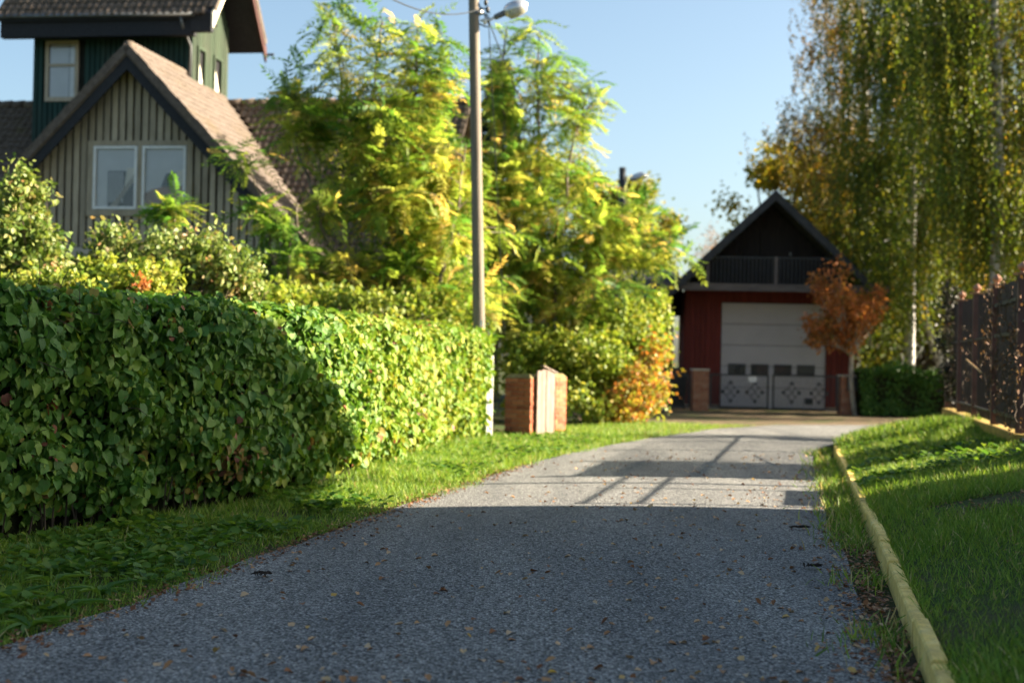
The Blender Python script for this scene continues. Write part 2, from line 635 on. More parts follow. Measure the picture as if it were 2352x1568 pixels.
# ------------------------------------------------------------------ foliage materials
G_HEDGE = [(0.0, (0.032, 0.108, 0.017)), (0.30, (0.082, 0.195, 0.022)), (0.55, (0.175, 0.275, 0.030)), (0.85, (0.32, 0.32, 0.042)), (0.94, (0.30, 0.22, 0.05)), (0.975, (0.22, 0.06, 0.03)), (1.0, (0.25, 0.10, 0.09))]
M_HLEAF = leaf_mat('hedge_leaf', G_HEDGE, 0.25, 0.5, 0.28, veins=True, back=1.2)
M_HLEAF2 = leaf_mat('hedge_leaf_far', G_HEDGE, 0.25, 0.55, 0.25, back=1.15)
M_GRASS = leaf_mat('grass_blade', [(0.0, (0.055, 0.125, 0.016)), (0.5, (0.15, 0.25, 0.030)), (0.85, (0.29, 0.33, 0.05)), (1.0, (0.40, 0.33, 0.15))], 0.4, 0.5, 0.25)
M_WEED = leaf_mat('weed_leaf', [(0.0, (0.030, 0.095, 0.014)), (0.6, (0.095, 0.19, 0.022)), (1.0, (0.20, 0.27, 0.03))], 0.35, 0.5, 0.28)
M_WALNUT = leaf_mat('pinnate_leaf', [(0.0, (0.060, 0.145, 0.022)), (0.3, (0.18, 0.27, 0.038)), (0.55, (0.35, 0.38, 0.070)), (0.78, (0.49, 0.44, 0.095)), (1.0, (0.58, 0.40, 0.13))], 0.55, 0.5, 0.25)
M_BIRCHL = leaf_mat('birch_leaf', [(0.0, (0.040, 0.085, 0.009)), (0.5, (0.115, 0.145, 0.014)), (0.78, (0.26, 0.22, 0.02)), (1.0, (0.42, 0.23, 0.02))], 0.45, 0.5, 0.3)
M_BROWNL = leaf_mat('brown_birch_leaf', [(0.0, (0.07, 0.075, 0.014)), (0.5, (0.17, 0.12, 0.018)), (1.0, (0.36, 0.18, 0.02))], 0.4, 0.5, 0.3)
M_GOLDL = leaf_mat('golden_leaf', [(0.0, (0.07, 0.11, 0.012)), (0.5, (0.23, 0.22, 0.02)), (1.0, (0.46, 0.30, 0.025))], 0.42, 0.5, 0.3)
M_REDL = leaf_mat('rust_red_leaf', [(0.0, (0.16, 0.12, 0.03)), (0.4, (0.30, 0.13, 0.035)), (1.0, (0.44, 0.15, 0.045))], 0.4, 0.5, 0.3)
M_PALEL = leaf_mat('pale_shrub_leaf', [(0.0, (0.05, 0.105, 0.018)), (0.45, (0.15, 0.21, 0.04)), (0.75, (0.25, 0.28, 0.08)), (0.93, (0.34, 0.28, 0.13)), (1.0, (0.36, 0.20, 0.10))], 0.3, 0.5, 0.35)
M_LIMEL = leaf_mat('lime_leaf', [(0.0, (0.08, 0.15, 0.018)), (0.5, (0.21, 0.27, 0.034)), (1.0, (0.37, 0.34, 0.06))], 0.38, 0.5, 0.3)
M_ORANGEL = leaf_mat('orange_shrub_leaf', [(0.0, (0.16, 0.22, 0.03)), (0.4, (0.30, 0.26, 0.04)), (0.65, (0.36, 0.17, 0.035)), (1.0, (0.38, 0.12, 0.03))], 0.4, 0.5, 0.3)
M_CONIF = leaf_mat('conifer_needle', [(0.0, (0.010, 0.030, 0.022)), (1.0, (0.03, 0.06, 0.04))], 0.1, 0.6, 0.2)
M_DEADL = leaf_mat('dead_vine_leaf', [(0.0, (0.07, 0.04, 0.02)), (0.6, (0.20, 0.11, 0.06)), (1.0, (0.36, 0.22, 0.13))], 0.2, 0.7, 0.2)
M_FALLEN = leaf_mat('fallen_leaf', [(0.0, (0.10, 0.035, 0.015)), (0.4, (0.24, 0.10, 0.035)), (0.7, (0.42, 0.25, 0.12)), (0.9, (0.50, 0.36, 0.22)), (1.0, (0.48, 0.28, 0.02))], 0.1, 0.6, 0.3, back=1.0)
M_TWIG = plain('twig_bark', (0.075, 0.055, 0.04), 0.9, 0.2, var=0.4, scale=12)
M_BARK = plain('grey_brown_bark', (0.17, 0.14, 0.105), 0.9, 0.2, var=0.45, scale=9, bump=0.5)
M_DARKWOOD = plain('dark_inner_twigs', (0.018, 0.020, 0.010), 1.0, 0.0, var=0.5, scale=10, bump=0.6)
b = NT('birch_bark')
v = b.coord('Object', (1, 1, 0.5))
n1 = b.noise(b.coord('Object', (2.2, 2.2, 5)), 2.2, 5, 0.65)
col = b.ramp(n1, [(0.36, (0.03, 0.028, 0.026)), (0.47, (0.42, 0.41, 0.39)), (0.7, (0.62, 0.60, 0.57))])
b.base(col)
b.bump(n1, 0.3, 0.01)
M_BIRCH = b.set(0.75, 0.3)

T_LOBE = t_lobed()
T_LOBE2 = t_lobed(0.5, 0.45)
T_LOBE3 = t_lobed(0.12, 0.55)
T_LEAF = t_leaf()
T_DIA = t_diamond()
T_BLADE = t_blade()


# ------------------------------------------------------------------ the clipped hedge
HEDGE_H = 1.74
hedge = thing('hedge', 'long clipped leafy hedge beside the lane, shaded near end and sunlit far end', 'hedge', (float(hedgeX(14)) - .5, 14, 0))
HO = np.array(hedge.location)


def hedge_points(n, y0, y1, part):
    """points on the hedge skin with outward normals; part: face, top or end"""
    y = rng.uniform(y0, y1, n)
    sl_ = (hedgeX(y + .2) - hedgeX(y - .2)) / .4
    out = np.stack([1 / np.sqrt(1 + sl_ ** 2), -sl_ / np.sqrt(1 + sl_ ** 2), np.zeros(n)], -1)
    if part == 'face':
        z = 0.10 + (HEDGE_H - 0.06) * rng.uniform(0, 1, n) ** 0.95
        under = np.clip((0.45 - z) / 0.45, 0, 1)
        edge = np.clip((z - (HEDGE_H - 0.22)) / 0.22, 0, 1)
        off = -0.30 * under ** 1.5 - 0.16 * edge ** 2
        P = np.stack([hedgeX(y), y, z], -1) + out * off[:, None]
        nrm = out + np.stack([0 * y, 0 * y, 0.15 - 0.9 * under + 0.9 * edge], -1)
        bul = vnoise(np.stack([y, z * 1.6], -1), 1.9, 3) * 0.10 + vnoise(np.stack([y, z * 1.5], -1), 5.0, 5) * 0.075
        P += out * bul[:, None]
    elif part == 'top':
        w = rng.uniform(-1.15, -0.12, n)
        P = np.stack([hedgeX(y), y, np.full(n, HEDGE_H)], -1) + out * w[:, None]
        P[:, 2] += vnoise(P[:, :2], 2.4, 6) * 0.045 + vnoise(P[:, :2], 7, 16) * 0.04
        nrm = np.stack([out[:, 0] * .2, out[:, 1] * .2, np.ones(n)], -1)
    else:
        w = rng.uniform(-1.1, 0.05, n)
        z = rng.uniform(0.1, HEDGE_H - .04, n)
        P = np.stack([hedgeX(22.75) + w, 22.75 + 0 * w + rng.uniform(-.25, .15, n), z], -1)
        nrm = np.tile([0.3, 1.0, 0.2], (n, 1))
    return P, unit(nrm)


def hedge_leaves(n, y0, y1, part, depth, size):
    P, N = hedge_points(n, y0, y1, part)
    P = P - N * (rng.uniform(0, 1, n) ** 1.6 * depth)[:, None] + rng.normal(0, .015, (n, 3))
    nn = unit(N + rng.normal(0, 0.55, (n, 3)) + [0, 0, 0.55])
    if part == 'top':
        tip = unit(rng.normal(0, 1, (n, 3)) * [1, 1, .35] + N * 0.05)
    else:
        tip = unit(np.array([0, 0, -1.0]) + rng.normal(0, 0.62, (n, 3)) + N * 0.25)
    sc = size * (0.32 + 1.25 * rng.beta(1.7, 2.1, n))
    # yellower past the shadow edge: autumn tone with warm sunlight put into it
    yel = np.clip((P[:, 1] - 12.5) / 4, 0, 1)
    t = np.clip(rng.beta(2.4, 3.0, n) * 0.72 + 0.27 * yel + 0.09 * vnoise(P, 2.3, 61), 0, 0.90)
    odd = rng.uniform(0, 1, n)
    t = np.where(odd < 0.02, rng.uniform(0.92, 1.0, n), t)
    # a browned patch low on the face
    br = np.exp(-((P[:, 1] - 12.0) / .28) ** 2 - ((P[:, 2] - .42) / .2) ** 2)
    t = np.where(rng.uniform(0, 1, n) < br * .6, rng.uniform(.92, 1, n), t)
    return P, frames(tip, nn), sc, t


P, Rm, sc, t = hedge_leaves(27000, 8.0, 16.5, 'face', 0.36, 0.073)
front = np.where((P[:, 1] > 9.2) & (P[:, 1] < 13.0) & (sc > 0.074))[0]
Pn, _ = hedge_points(1, 9, 10, 'face')
out_d = P[front, 0] - hedgeX(P[front, 1])
pick = front[np.argsort(-out_d - sc[front])[:300]]
rest = np.setdiff1d(np.arange(len(P)), pick)
tm = [T_LOBE, T_LOBE2, T_LOBE3]
me_leaf = []
for i, T in enumerate(tm):
    me_leaf.append(np_mesh('leaf', T[0], T[1], M_HLEAF, np.zeros(len(T[0])), T[0]))
for k, i in enumerate(pick):
    M = Matrix.Translation(Vector(P[i] - HO)) @ Matrix(Rm[i].tolist()).to_4x4() @ Matrix.Scale(sc[i] * 1.12, 4)
    o = inst('leaf', me_leaf[k % 3], hedge, M)
    o.color = (1 - t[i], 1, 1, 1)
fol = []
for k, T in enumerate(tm):
    q = rest[k::3]
    fol.append((T, P[q] - HO, Rm[q], sc[q], t[q]))
Pt, Rt, st, tt = hedge_leaves(9000, 8.0, 16.5, 'top', 0.12, 0.082)
fol.append((T_LOBE2, Pt - HO, Rt, st, tt))


def join_scatter(name, parts, mat, parent, luv=True):
    Vs, Fs, Ts, Us, k0 = [], [], [], [], 0
    for (tv, tf), pos, Rm_, sc_, tint in parts:
        N, k = len(pos), len(tv)
        V = np.einsum('nij,kj->nki', Rm_, tv) * sc_[:, None, None] + pos[:, None, :]
        Vs.append(V.reshape(-1, 3))
        Fs.append((tf[None] + (np.arange(N) * k)[:, None, None]).reshape(-1, 3) + k0)
        Ts.append(np.repeat(tint, k))
        Us.append(np.tile(tv, (N, 1)))
        k0 += N * k
    me = np_mesh(name, np.concatenate(Vs), np.concatenate(Fs), mat, np.concatenate(Ts), np.concatenate(Us) if luv else None)
    return np_obj(name, me, parent)


tag(join_scatter('near_foliage', fol, M_HLEAF, hedge), kind='stuff')
fol = []
for n, part, dep in ((17000, 'face', .22), (6500, 'top', .1)):
    P2, R2, s2, t2 = hedge_leaves(n, 16.3, 23.0, part, dep, 0.088)
    fol.append((T_LEAF, P2 - HO, R2, s2, t2))
P2, R2, s2, t2 = hedge_leaves(1800, 0, 1, 'end', .25, 0.10)
fol.append((T_LEAF, P2 - HO, R2, s2, t2))
tag(join_scatter('far_foliage', fol, M_HLEAF2, hedge), kind='stuff')
# twiggy heart of the hedge
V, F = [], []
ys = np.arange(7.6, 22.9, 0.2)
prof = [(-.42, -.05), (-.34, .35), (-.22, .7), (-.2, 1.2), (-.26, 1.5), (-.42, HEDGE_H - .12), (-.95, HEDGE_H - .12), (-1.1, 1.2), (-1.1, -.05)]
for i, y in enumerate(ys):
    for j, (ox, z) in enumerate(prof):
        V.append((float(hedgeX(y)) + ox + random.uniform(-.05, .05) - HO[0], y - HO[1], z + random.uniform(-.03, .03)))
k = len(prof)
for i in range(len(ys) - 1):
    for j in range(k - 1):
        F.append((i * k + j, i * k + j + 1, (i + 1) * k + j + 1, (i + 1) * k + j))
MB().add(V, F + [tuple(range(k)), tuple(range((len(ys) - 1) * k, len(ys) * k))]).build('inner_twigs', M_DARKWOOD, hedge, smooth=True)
m = MB()
for i in range(330):                                   # shoots standing out of the top and the face
    top = i < 190
    Pp, Nn = hedge_points(1, 8.5, 18, 'top' if top else 'face')
    d = unit(Nn[0] * (0.5 if top else 0.5) + rng.normal(0, .55, 3) + [0, 0, .2])
    L = random.uniform(.10, .26)
    p0 = Pp[0] - Nn[0] * 0.06 - HO
    m.tube([p0, p0 + d * L * .5 + rng.normal(0, .012, 3), p0 + d * L], [.0035, .003, .0015], 4)
for i in range(60):                                    # bare stems under the skirt
    y = random.uniform(8.6, 13)
    x = float(hedgeX(y)) - random.uniform(.2, .4)
    m.tube([np.array((x, y, 0)) - HO, np.array((x + random.uniform(-.08, .08), y + random.uniform(-.1, .1), .3)) - HO, np.array((x + random.uniform(-.1, .1), y, .6)) - HO], [.008, .006, .004], 4)
m.build('shoots', M_TWIG, hedge)['kind'] = 'stuff'


# ------------------------------------------------------------------ grass and weeds
def blades(name, P, h, label, cat, wid=1.0, lean=0.45, dry=0.06, tb=(2, 2.5)):
    n = len(P)
    t_ = unit(np.stack([rng.normal(0, lean, n), rng.normal(0, lean, n), np.ones(n)], -1))
    nn = rand_unit(n) * [1, 1, .2]
    Rm_ = frames(t_, nn)
    H_ = h * rng.uniform(.45, 1.3, n)
    scl = np.stack([H_ * wid, H_, H_], -1)
    tint = rng.beta(*tb, n) * .9
    tint = np.where(rng.uniform(0, 1, n) < dry, 1.0, tint)
    tv, tf = T_BLADE
    k = len(tv)
    V = np.einsum('nij,nkj->nki', Rm_, tv[None] * scl[:, None, :]) + P[:, None, :]
    F = (tf[None] + (np.arange(n) * k)[:, None, None]).reshape(-1, 3)
    return tag(np_obj(name, np_mesh(name, V.reshape(-1, 3), F, M_GRASS, np.repeat(tint, k))), label, cat, kind='stuff')


def verge_pts(n, y0, y1, bias=1.0):
    y = y0 + (y1 - y0) * rng.uniform(0, 1, n) ** bias
    u = rng.uniform(0, 1, n)
    l, r_ = hedgeX(y) - .25, roadL(y) + 0.02 + 0.11 * vnoise(np.stack([y, y * 0], -1), 3.2, 4) + 0.05 * vnoise(np.stack([y, y * 0], -1), 11, 24) + 0.05 * rng.normal(size=n)
    past = y > 23
    l = np.where(past, roadL(y) - 2.6, l)
    x = l + (r_ - l) * u
    return np.stack([x, y, np.full(n, -.02)], -1), u


P, u = verge_pts(85000, 5.0, 29.5, 1.35)
keep = (vnoise(P[:, :2], 2.3, 8) + rng.normal(0, .5, len(P)) > -0.75)
P, u = P[keep], u[keep]
hh = np.where(P[:, 1] > 15, .13, .095) * (1 - 0.35 * u) * np.where(P[:, 1] > 24, .8, 1)
blades('verge_grass', P, hh, 'grass growing along the foot of the hedge and past the brick pillars', 'grass', 1.5, .5, 0.05)


def weed_leaves(centres, per, size, spread):
    n = len(centres) * per
    c = np.repeat(centres, per, 0)
    ang = rng.uniform(0, 6.283, n)
    el = rng.uniform(.15, 1.0, n)
    t_ = unit(np.stack([np.cos(ang), np.sin(ang), el], -1))
    P_ = c + t_ * (rng.uniform(.1, 1, n) * spread)[:, None] * [1, 1, .9]
    nn = unit(np.stack([rng.normal(0, .3, n), rng.normal(0, .3, n), np.ones(n)], -1))
    return P_, frames(t_ + [0, 0, -.2], nn), size * rng.uniform(.6, 1.3, n), rng.beta(2, 2, n)


cp, u = verge_pts(1500, 5.2, 24.5, 1.4)
cp = cp[(u < .88) & (vnoise(cp[:, :2], 1.5, 9) > -.35)]
cp[:, 2] = 0.0
A = weed_leaves(cp, 10, .062, .12)
tag(join_scatter('verge_weeds', [((T_LOBE[0], T_LOBE[1]), *A)], M_WEED, None, False), 'low broad leaved weeds between the hedge and the lane', 'weeds', kind='stuff')
# lawn
n = 95000
y = 4.5 + 21 * rng.uniform(0, 1, n) ** 1.25
u = rng.uniform(0.0, 1, n)
x, z = lawn_z(u, y)
bare = vnoise(np.stack([x, y], -1), 1.9, 12) + rng.normal(0, .3, n)
keep = ~((bare < -.3) & (y < 11.5) & (u > .16))
P = np.stack([x, y, z - .01], -1)[keep]
hh = np.where(P[:, 1] > 20.5, .15, .080) * (1 + .35 * vnoise(P[:, :2], 1.2, 13))
blades('lawn_grass', P, hh, 'uneven grass on the raised lawn beside the kerb', 'grass', 1.35, .5, 0.04)
n = 900
y = rng.uniform(9, 25.6, n)
u = rng.uniform(.02, 1, n)
x, z = lawn_z(u, y)
keep = ((vnoise(np.stack([x, y], -1), 1.3, 14) > .25) & (y > 12.5)) | (y > 20.6)
A = weed_leaves(np.stack([x, y, z], -1)[keep], 9, .065, .11)
tag(join_scatter('lawn_weeds', [((T_LOBE[0], T_LOBE[1]), *A)], M_WEED, None, False), 'broad leaved weeds growing on the lawn and its far corner', 'weeds', kind='stuff')
n = 2600
y = 5.2 + 15 * rng.uniform(0, 1, n) ** 1.2
P = np.stack([kerbX(y) + .075 + rng.uniform(0, .03, n), y, np.full(n, .09)], -1)[vnoise(np.stack([y, y * 0], -1), 2.6, 33) + rng.normal(0, .4, n) > .05]
blades('kerb_grass', P, np.full(len(P), .085), 'grass blades hanging over the back of the yellow kerb', 'grass', 1.2, .8, 0.06)
# dry strip between asphalt and kerb
n = 7000
y = rng.uniform(5, 21, n)
x = kerbX(y) - .04 - np.abs(rng.normal(0, .16, n))
keep = (vnoise(np.stack([y, y * 0], -1), 2.2, 15) + rng.normal(0, .35, n) > np.where(y > 11.5, -.5, .35))
P = np.stack([x, y, np.full(n, -.01)], -1)[keep]
blades('gutter_grass', P, np.where(P[:, 1] > 11, .12, .11), 'thin grass tufts at the foot of the yellow kerb', 'grass', 1.2, .55, 0.15)

# ------------------------------------------------------------------ fallen leaves on the lane
n = 760
y = 5.6 + 15 * rng.uniform(0, 1, n) ** 1.6
u = np.clip(1 - np.abs(rng.normal(0, .42, n)), 0, 1)
u = np.where(rng.uniform(0, 1, n) < .30, rng.uniform(0, 1, n), u)
xl, xr = roadL(y), kerbX(y) - .05
x = xl + (xr - xl) * u
crown_z = 0.03 * (1 - (2 * np.clip((x - xl) / (xr - .25 - xl), 0, 1) - 1) ** 2) + 0.008
order = np.argsort(y)
me_fl = [np_mesh('fallen_leaf', T[0] - [0, .5, 0], T[1], M_FALLEN, np.zeros(len(T[0])), T[0]) for T in (t_leaf(.38, .5, .2), t_leaf(.30, .9, -.35), t_leaf(.42, .2, .45))]
tints = rng.beta(2.2, 1.4, n)
sizes = rng.uniform(.025, .055, n)
restV = []
for k, i in enumerate(order):
    tilt = Matrix.Rotation(rng.normal(0, .22), 4, 'X') @ Matrix.Rotation(rng.normal(0, .22), 4, 'Y')
    M = Matrix.Translation((x[i], y[i], crown_z[i])) @ Matrix.Rotation(rng.uniform(0, 6.28), 4, 'Z') @ tilt @ Matrix.Scale(sizes[i], 4)
    if k < 300:
        o = inst('fallen_leaf', me_fl[k % 3], None, M)
        o.color = (1 - tints[i], 1, 1, 1)
        tone_ = 'dark rust' if tints[i] < .3 else 'brown' if tints[i] < .55 else 'tan' if tints[i] < .8 else 'pale yellow'
        zone_ = 'close to the kerb' if u[i] > .8 else 'near the verge side' if u[i] < .3 else 'in the middle of the lane'
        near_ = 'nearest the camera' if y[i] < 7 else 'a little farther on' if y[i] < 9 else 'well up the road'
        tag(o, f'small {tone_} fallen leaf {zone_}, {near_}', 'leaf', f'{tone_} fallen leaves {zone_} {near_}')
    else:
        restV.append((i, M))
parts = []
for i, M in restV:
    parts.append((np.array(M.to_3x3()) / sizes[i], np.array(M.translation), sizes[i], tints[i]))
tag(join_scatter('leaf_litter', [((t_leaf(.38, .5, .2)[0] - [0, .5, 0], T_LEAF[1]), np.array([p[1] for p in parts]), np.array([p[0] for p in parts]), np.array([p[2] for p in parts]), np.array([p[3] for p in parts]))], M_FALLEN, None, False), 'small dry leaves strewn farther along the lane', 'leaves', kind='stuff')
# brown litter in the gutter and on the bare lawn soil
n = 2600
y = 5.5 + 13 * rng.uniform(0, 1, n) ** 1.3
x = kerbX(y) - .03 - np.abs(rng.normal(0, .17, n))
P1 = np.stack([x, y, np.full(n, .012)], -1)
y = 5.5 + 8 * rng.uniform(0, 1, n)
u = rng.uniform(.1, 1, n)
x, z = lawn_z(u, y)
ye = 5.6 + 12 * rng.uniform(0, 1, 1500) ** 1.2
P1 = np.concatenate([P1, np.stack([roadL(ye) + rng.normal(.05, .09, 1500), ye, np.full(1500, .014)], -1)])
P = np.concatenate([P1, np.stack([x, y, z + .012], -1)[bool(1) & (vnoise(np.stack([x, y], -1), 1.9, 12) < .1)]])
n = len(P)
tag(join_scatter('gutter_litter', [(T_LEAF, P, frames(rng.normal(0, 1, (n, 3)) * [1, 1, .2], rng.normal(0, .3, (n, 3)) + [0, 0, 1]), rng.uniform(.015, .045, n), rng.beta(1.2, 2, n) * .85)], M_FALLEN, None, False), 'brown leaf scraps along the kerb and on bare lawn soil', 'leaf litter', kind='stuff')
# dark twiggy clods on the lane
M_CLOD = plain('dark_clod', (0.028, 0.022, 0.018), .95, .1, var=.4, scale=30, bump=.6)
for (px, py), lab in (((600, 1321), 'dark flattened clod on the lane near the hedge verge'), ((1862, 1302), 'dark twiggy clod on the lane near the kerb'), ((1838, 1213), 'small dark clod on the lane at the shadow edge')):
    c = gnd(px, py, .02)
    m = MB()
    for i in range(9):
        a = random.uniform(0, 6.28)
        L = random.uniform(.02, .055)
        q = c + np.array([random.uniform(-.05, .05), random.uniform(-.03, .03), .008])
        m.tube([q - np.array([math.cos(a), math.sin(a), 0]) * L, q + np.array([0, 0, .012]), q + np.array([math.cos(a), math.sin(a), .15]) * L], [.003, .008, .002], 5)
    tag(m.build('dirt_clod', M_CLOD), lab, 'clod')
# rosettes of dandelion at the near left corner
M_DAND = M_WEED
for k, (px, py) in enumerate(((70, 1440), (150, 1400), (40, 1375), (230, 1365), (120, 1340))):
    c = gnd(px, py, 0.0)
    n = 11
    ang = np.linspace(0, 6.28, n) + rng.normal(0, .2, n)
    t_ = np.stack([np.cos(ang), np.sin(ang), rng.uniform(.25, .8, n)], -1)
    T = t_leaf(.13, .3, .35)
    o = join_scatter('dandelion', [(T, np.zeros((n, 3)), frames(t_, np.tile([0, 0, 1.0], (n, 1)) - t_ * .2), rng.uniform(.14, .24, n), rng.beta(2, 2, n))], M_DAND, None, False)
    o.location = c
    tag(o, ['dandelion rosette nearest the road edge in the bottom corner', 'dandelion rosette second from the corner along the road edge', 'dandelion rosette at the very edge of the picture under the hedge', 'dandelion rosette farthest along the verge of the five', 'dandelion rosette deep in the verge below the hedge'][k], 'dandelion', 'dandelions in the near verge')

# ------------------------------------------------------------------ building materials
M_GREYBOARD = wood('weathered_grey_boards', (0.27, 0.222, 0.16), (0.53, 0.445, 0.33), per=.4, streak=(0.18, .15, .105))
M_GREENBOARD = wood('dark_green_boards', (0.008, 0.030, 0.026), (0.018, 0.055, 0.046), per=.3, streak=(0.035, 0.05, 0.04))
M_GREENSUN = wood('sun_side_green_boards', (0.010, 0.026, 0.013), (0.038, 0.056, 0.030), per=.4, streak=(0.045, .045, .03))  # sunlit tone of the tower's right side put into the board colour
M_BACKING = plain('dark_gap_boards', (0.020, 0.022, 0.018), .95, .1)
M_BARGE = wood('tarred_barge_boards', (0.010, 0.011, 0.014), (0.035, 0.036, 0.042), grain=(8, 2, 8), per=.2)
M_BARGERED = wood('maroon_barge_boards', (0.035, 0.014, 0.012), (0.085, 0.034, 0.028), grain=(8, 8, 2), per=.2)
b = NT('weathered_roof_tile')
v = b.coord('Object')
n1 = b.noise(v, 2.2, 5)
n2 = b.noise(v, 16, 4, .7)
oi = b.n('ShaderNodeObjectInfo')
col = b.ramp(n2, [(0.3, (0.055, 0.042, 0.033)), (0.55, (0.13, 0.100, 0.078)), (0.75, (0.21, 0.165, 0.135))])
col = b.mix(b.ramp(n1, [(0.55, (0, 0, 0)), (0.75, (0.6, 0.6, 0.6))]), col, (0.10, 0.085, 0.03))
kk = b.math('ADD', b.math('MULTIPLY', oi.outputs['Random'], .35), .82)
cc = b.n('ShaderNodeCombineColor')
for i in range(3): b.l(kk, cc.inputs[i])
b.base(b.mix(1.0, col, cc.outputs[0], 'MULTIPLY'))
b.bump(n2, .4, .01)
M_TILE = b.set(.85, .25)
b = NT('grey_brown_roof_tile')  # second tile tone, greyer than the main roof tile
v = b.coord('Object')
n2 = b.noise(v, 11, 5, .7)
n1 = b.noise(v, 1.4, 5)
col = b.ramp(n2, [(0.3, (0.078, 0.062, 0.052)), (0.7, (0.155, 0.126, 0.106))])
col = b.mix(b.ramp(n1, [(0.5, (0, 0, 0)), (0.72, (0.55, .55, .55))]), col, (0.10, 0.075, 0.04))
b.base(col)
b.bump(n2, .4, .01)
M_TILE2 = b.set(.85, .2)
M_WHITE = plain('old_white_paint', (0.72, 0.71, 0.70), .6, .4, var=.1, scale=8)
M_PLASTER = plain('beige_plaster', (0.38, 0.33, 0.27), .9, .2, var=.15, scale=2, bump=.2)
M_DARKROOM = plain('dark_interior', (0.02, 0.02, 0.022), .9, .1)
M_CURTAIN = plain('net_curtain', (0.62, 0.62, 0.63), .9, .1, var=.08, scale=2)
M_CREAM = plain('cream_curtain', (0.72, 0.66, 0.54), .9, .1, var=.08)
M_BROWNCL = plain('brown_cloth', (0.28, 0.15, 0.08), .9, .1)
M_ZINC = plain('dull_zinc', (0.14, 0.145, 0.15), .5, .5, metal=.6, var=.3)
b = NT('window_glass')
b.base((0.9, 0.93, 0.95))
b.set(.03, .5)
gl = b.n('ShaderNodeBsdfGlossy')
gl.inputs['Roughness'].default_value = .03
tr = b.n('ShaderNodeBsdfTransparent')
fr = b.n('ShaderNodeFresnel')
fr.inputs[0].default_value = 1.6
mx = b.n('ShaderNodeMixShader')
b.l(b.math('ADD', b.math('MULTIPLY', fr.outputs[0], .8), .0), mx.inputs[0])
b.l(tr.outputs[0], mx.inputs[1])
b.l(gl.outputs[0], mx.inputs[2])
b.l(mx.outputs[0], b.out.inputs[0])
M_GLASS = b.m

# one curved roof tile: x across (width 1), y down the slope (length 1), z out
TW, TL = 0.172, 0.235
prof = [(-.5, .0), (-.28, .030), (-.08, .040), (.14, .026), (.32, .004), (.5, .0)]
tv, tf = [], []
for (yy, dz) in ((0, 0.0), (1.12, 0.030), (1.12, 0.008)):
    tv += [(px_ * TW * 1.03, yy * TL, z_ + dz) for px_, z_ in prof]
for r_ in range(2):
    for j in range(5):
        q = r_ * 6 + j
        tf.append((q, q + 6, q + 7, q + 1))
T_TILE = (np.array(tv), np.array(tf))
ME_TILE = np_mesh('roof_tile', T_TILE[0], T_TILE[1], M_TILE)


def tile_frames(o, across, down, poly_ok, nu, nd):
    """grid of tile places on a slope: o is the top corner"""
    across, down = unit(np.array(across, float)), unit(np.array(down, float))
    nrm = np.cross(across, down)
    if nrm[2] < 0:
        nrm = -nrm
    out = []
    for j in range(nd):
        for i in range(nu):
            p = np.array(o) + across * (i + .5) * TW + down * j * TL
            c = p + down * TL * .5
            if poly_ok(c):
                jit = rng.normal(0, .006, 3)
                out.append((p + nrm * .005 + jit * [1, 1, .4], np.stack([across, down, nrm], -1)))
    return out


def place_tiles(parent, places, singles, name='roof_tile', mat=None, mesh=None):
    """the first `singles` as objects of their own, the rest as one part"""
    for p, Rm_ in places[:singles]:
        x_, d_, n_ = Rm_[:, 0], Rm_[:, 1], Rm_[:, 2]
        M = Matrix(np.stack([x_, d_, n_], -1).tolist()).to_4x4()
        M = Matrix.Translation(Vector(p)) @ M
        inst(name, mesh or ME_TILE, parent, M)
    rest_ = places[singles:]
    if rest_:
        k = len(T_TILE[0])
        V = np.concatenate([(T_TILE[0] @ Rm_.T) + p for p, Rm_ in rest_])
        F = (T_TILE[1][None] + (np.arange(len(rest_)) * k)[:, None, None]).reshape(-1, 4)
        o = np_obj('roof_tiling', np_mesh('roof_tiling', V, F, mat or M_TILE), parent)
        o['kind'] = 'stuff'


# ------------------------------------------------------------------ the house with the green tower
house = thing('tower_house', 'old house with grey boarded gable, tiled roofs and a dark green tower', 'house', (-8.0, 29.0, 0), R(-9))
SL = math.tan(R(46))
AP = 7.50


def rz_(u): return AP - SL * abs(u)


# gable front
wall_v = 0.42
m = MB().prism([(-3.75, wall_v + .05, 3.42), (3.75, wall_v + .05, 3.42), (0, wall_v + .05, rz_(0) - .2)], (0, .12, 0))
m.build('gable_wall', M_BACKING, house)
WU0, WU1, WZ0, WZ1 = -0.98, 1.32, 4.06, 5.62
u = -3.62
while u < 3.6:
    w = .118 + random.uniform(-.008, .006)
    zt0, zt1 = rz_(u) - .22, rz_(u + w) - .22
    segs = [(3.42, None)]
    if WU0 - w < u < WU1:
        segs = [(3.42, WZ0), (WZ1, None)]
    for z0, z1 in segs:
        a, c = (zt0, zt1) if z1 is None else (z1, z1)
        if min(a, c) - z0 > .06:
            d = random.uniform(0, .008)
            MB().prism([(u, wall_v, z0), (u + w, wall_v, z0), (u + w, wall_v, c), (u, wall_v, a)], (0, .048, 0)).build('wall_board', M_GREYBOARD, house).location = (0, -d, 0)
    u += .166
m = MB()
for (x0, x1, z0, z1) in ((WU0, WU1, WZ1 - .10, WZ1), (WU0, WU1, WZ0, WZ0 + .13), (WU0, WU0 + .13, WZ0 + .13, WZ1 - .1), (WU1 - .13, WU1, WZ0 + .13, WZ1 - .1), (.13, .22, WZ0 + .13, WZ1 - .1)):
    m.span((x0, wall_v - .035, z0), (x1, wall_v + .03, z1))
m.build('window_casing', M_GREYBOARD, house)
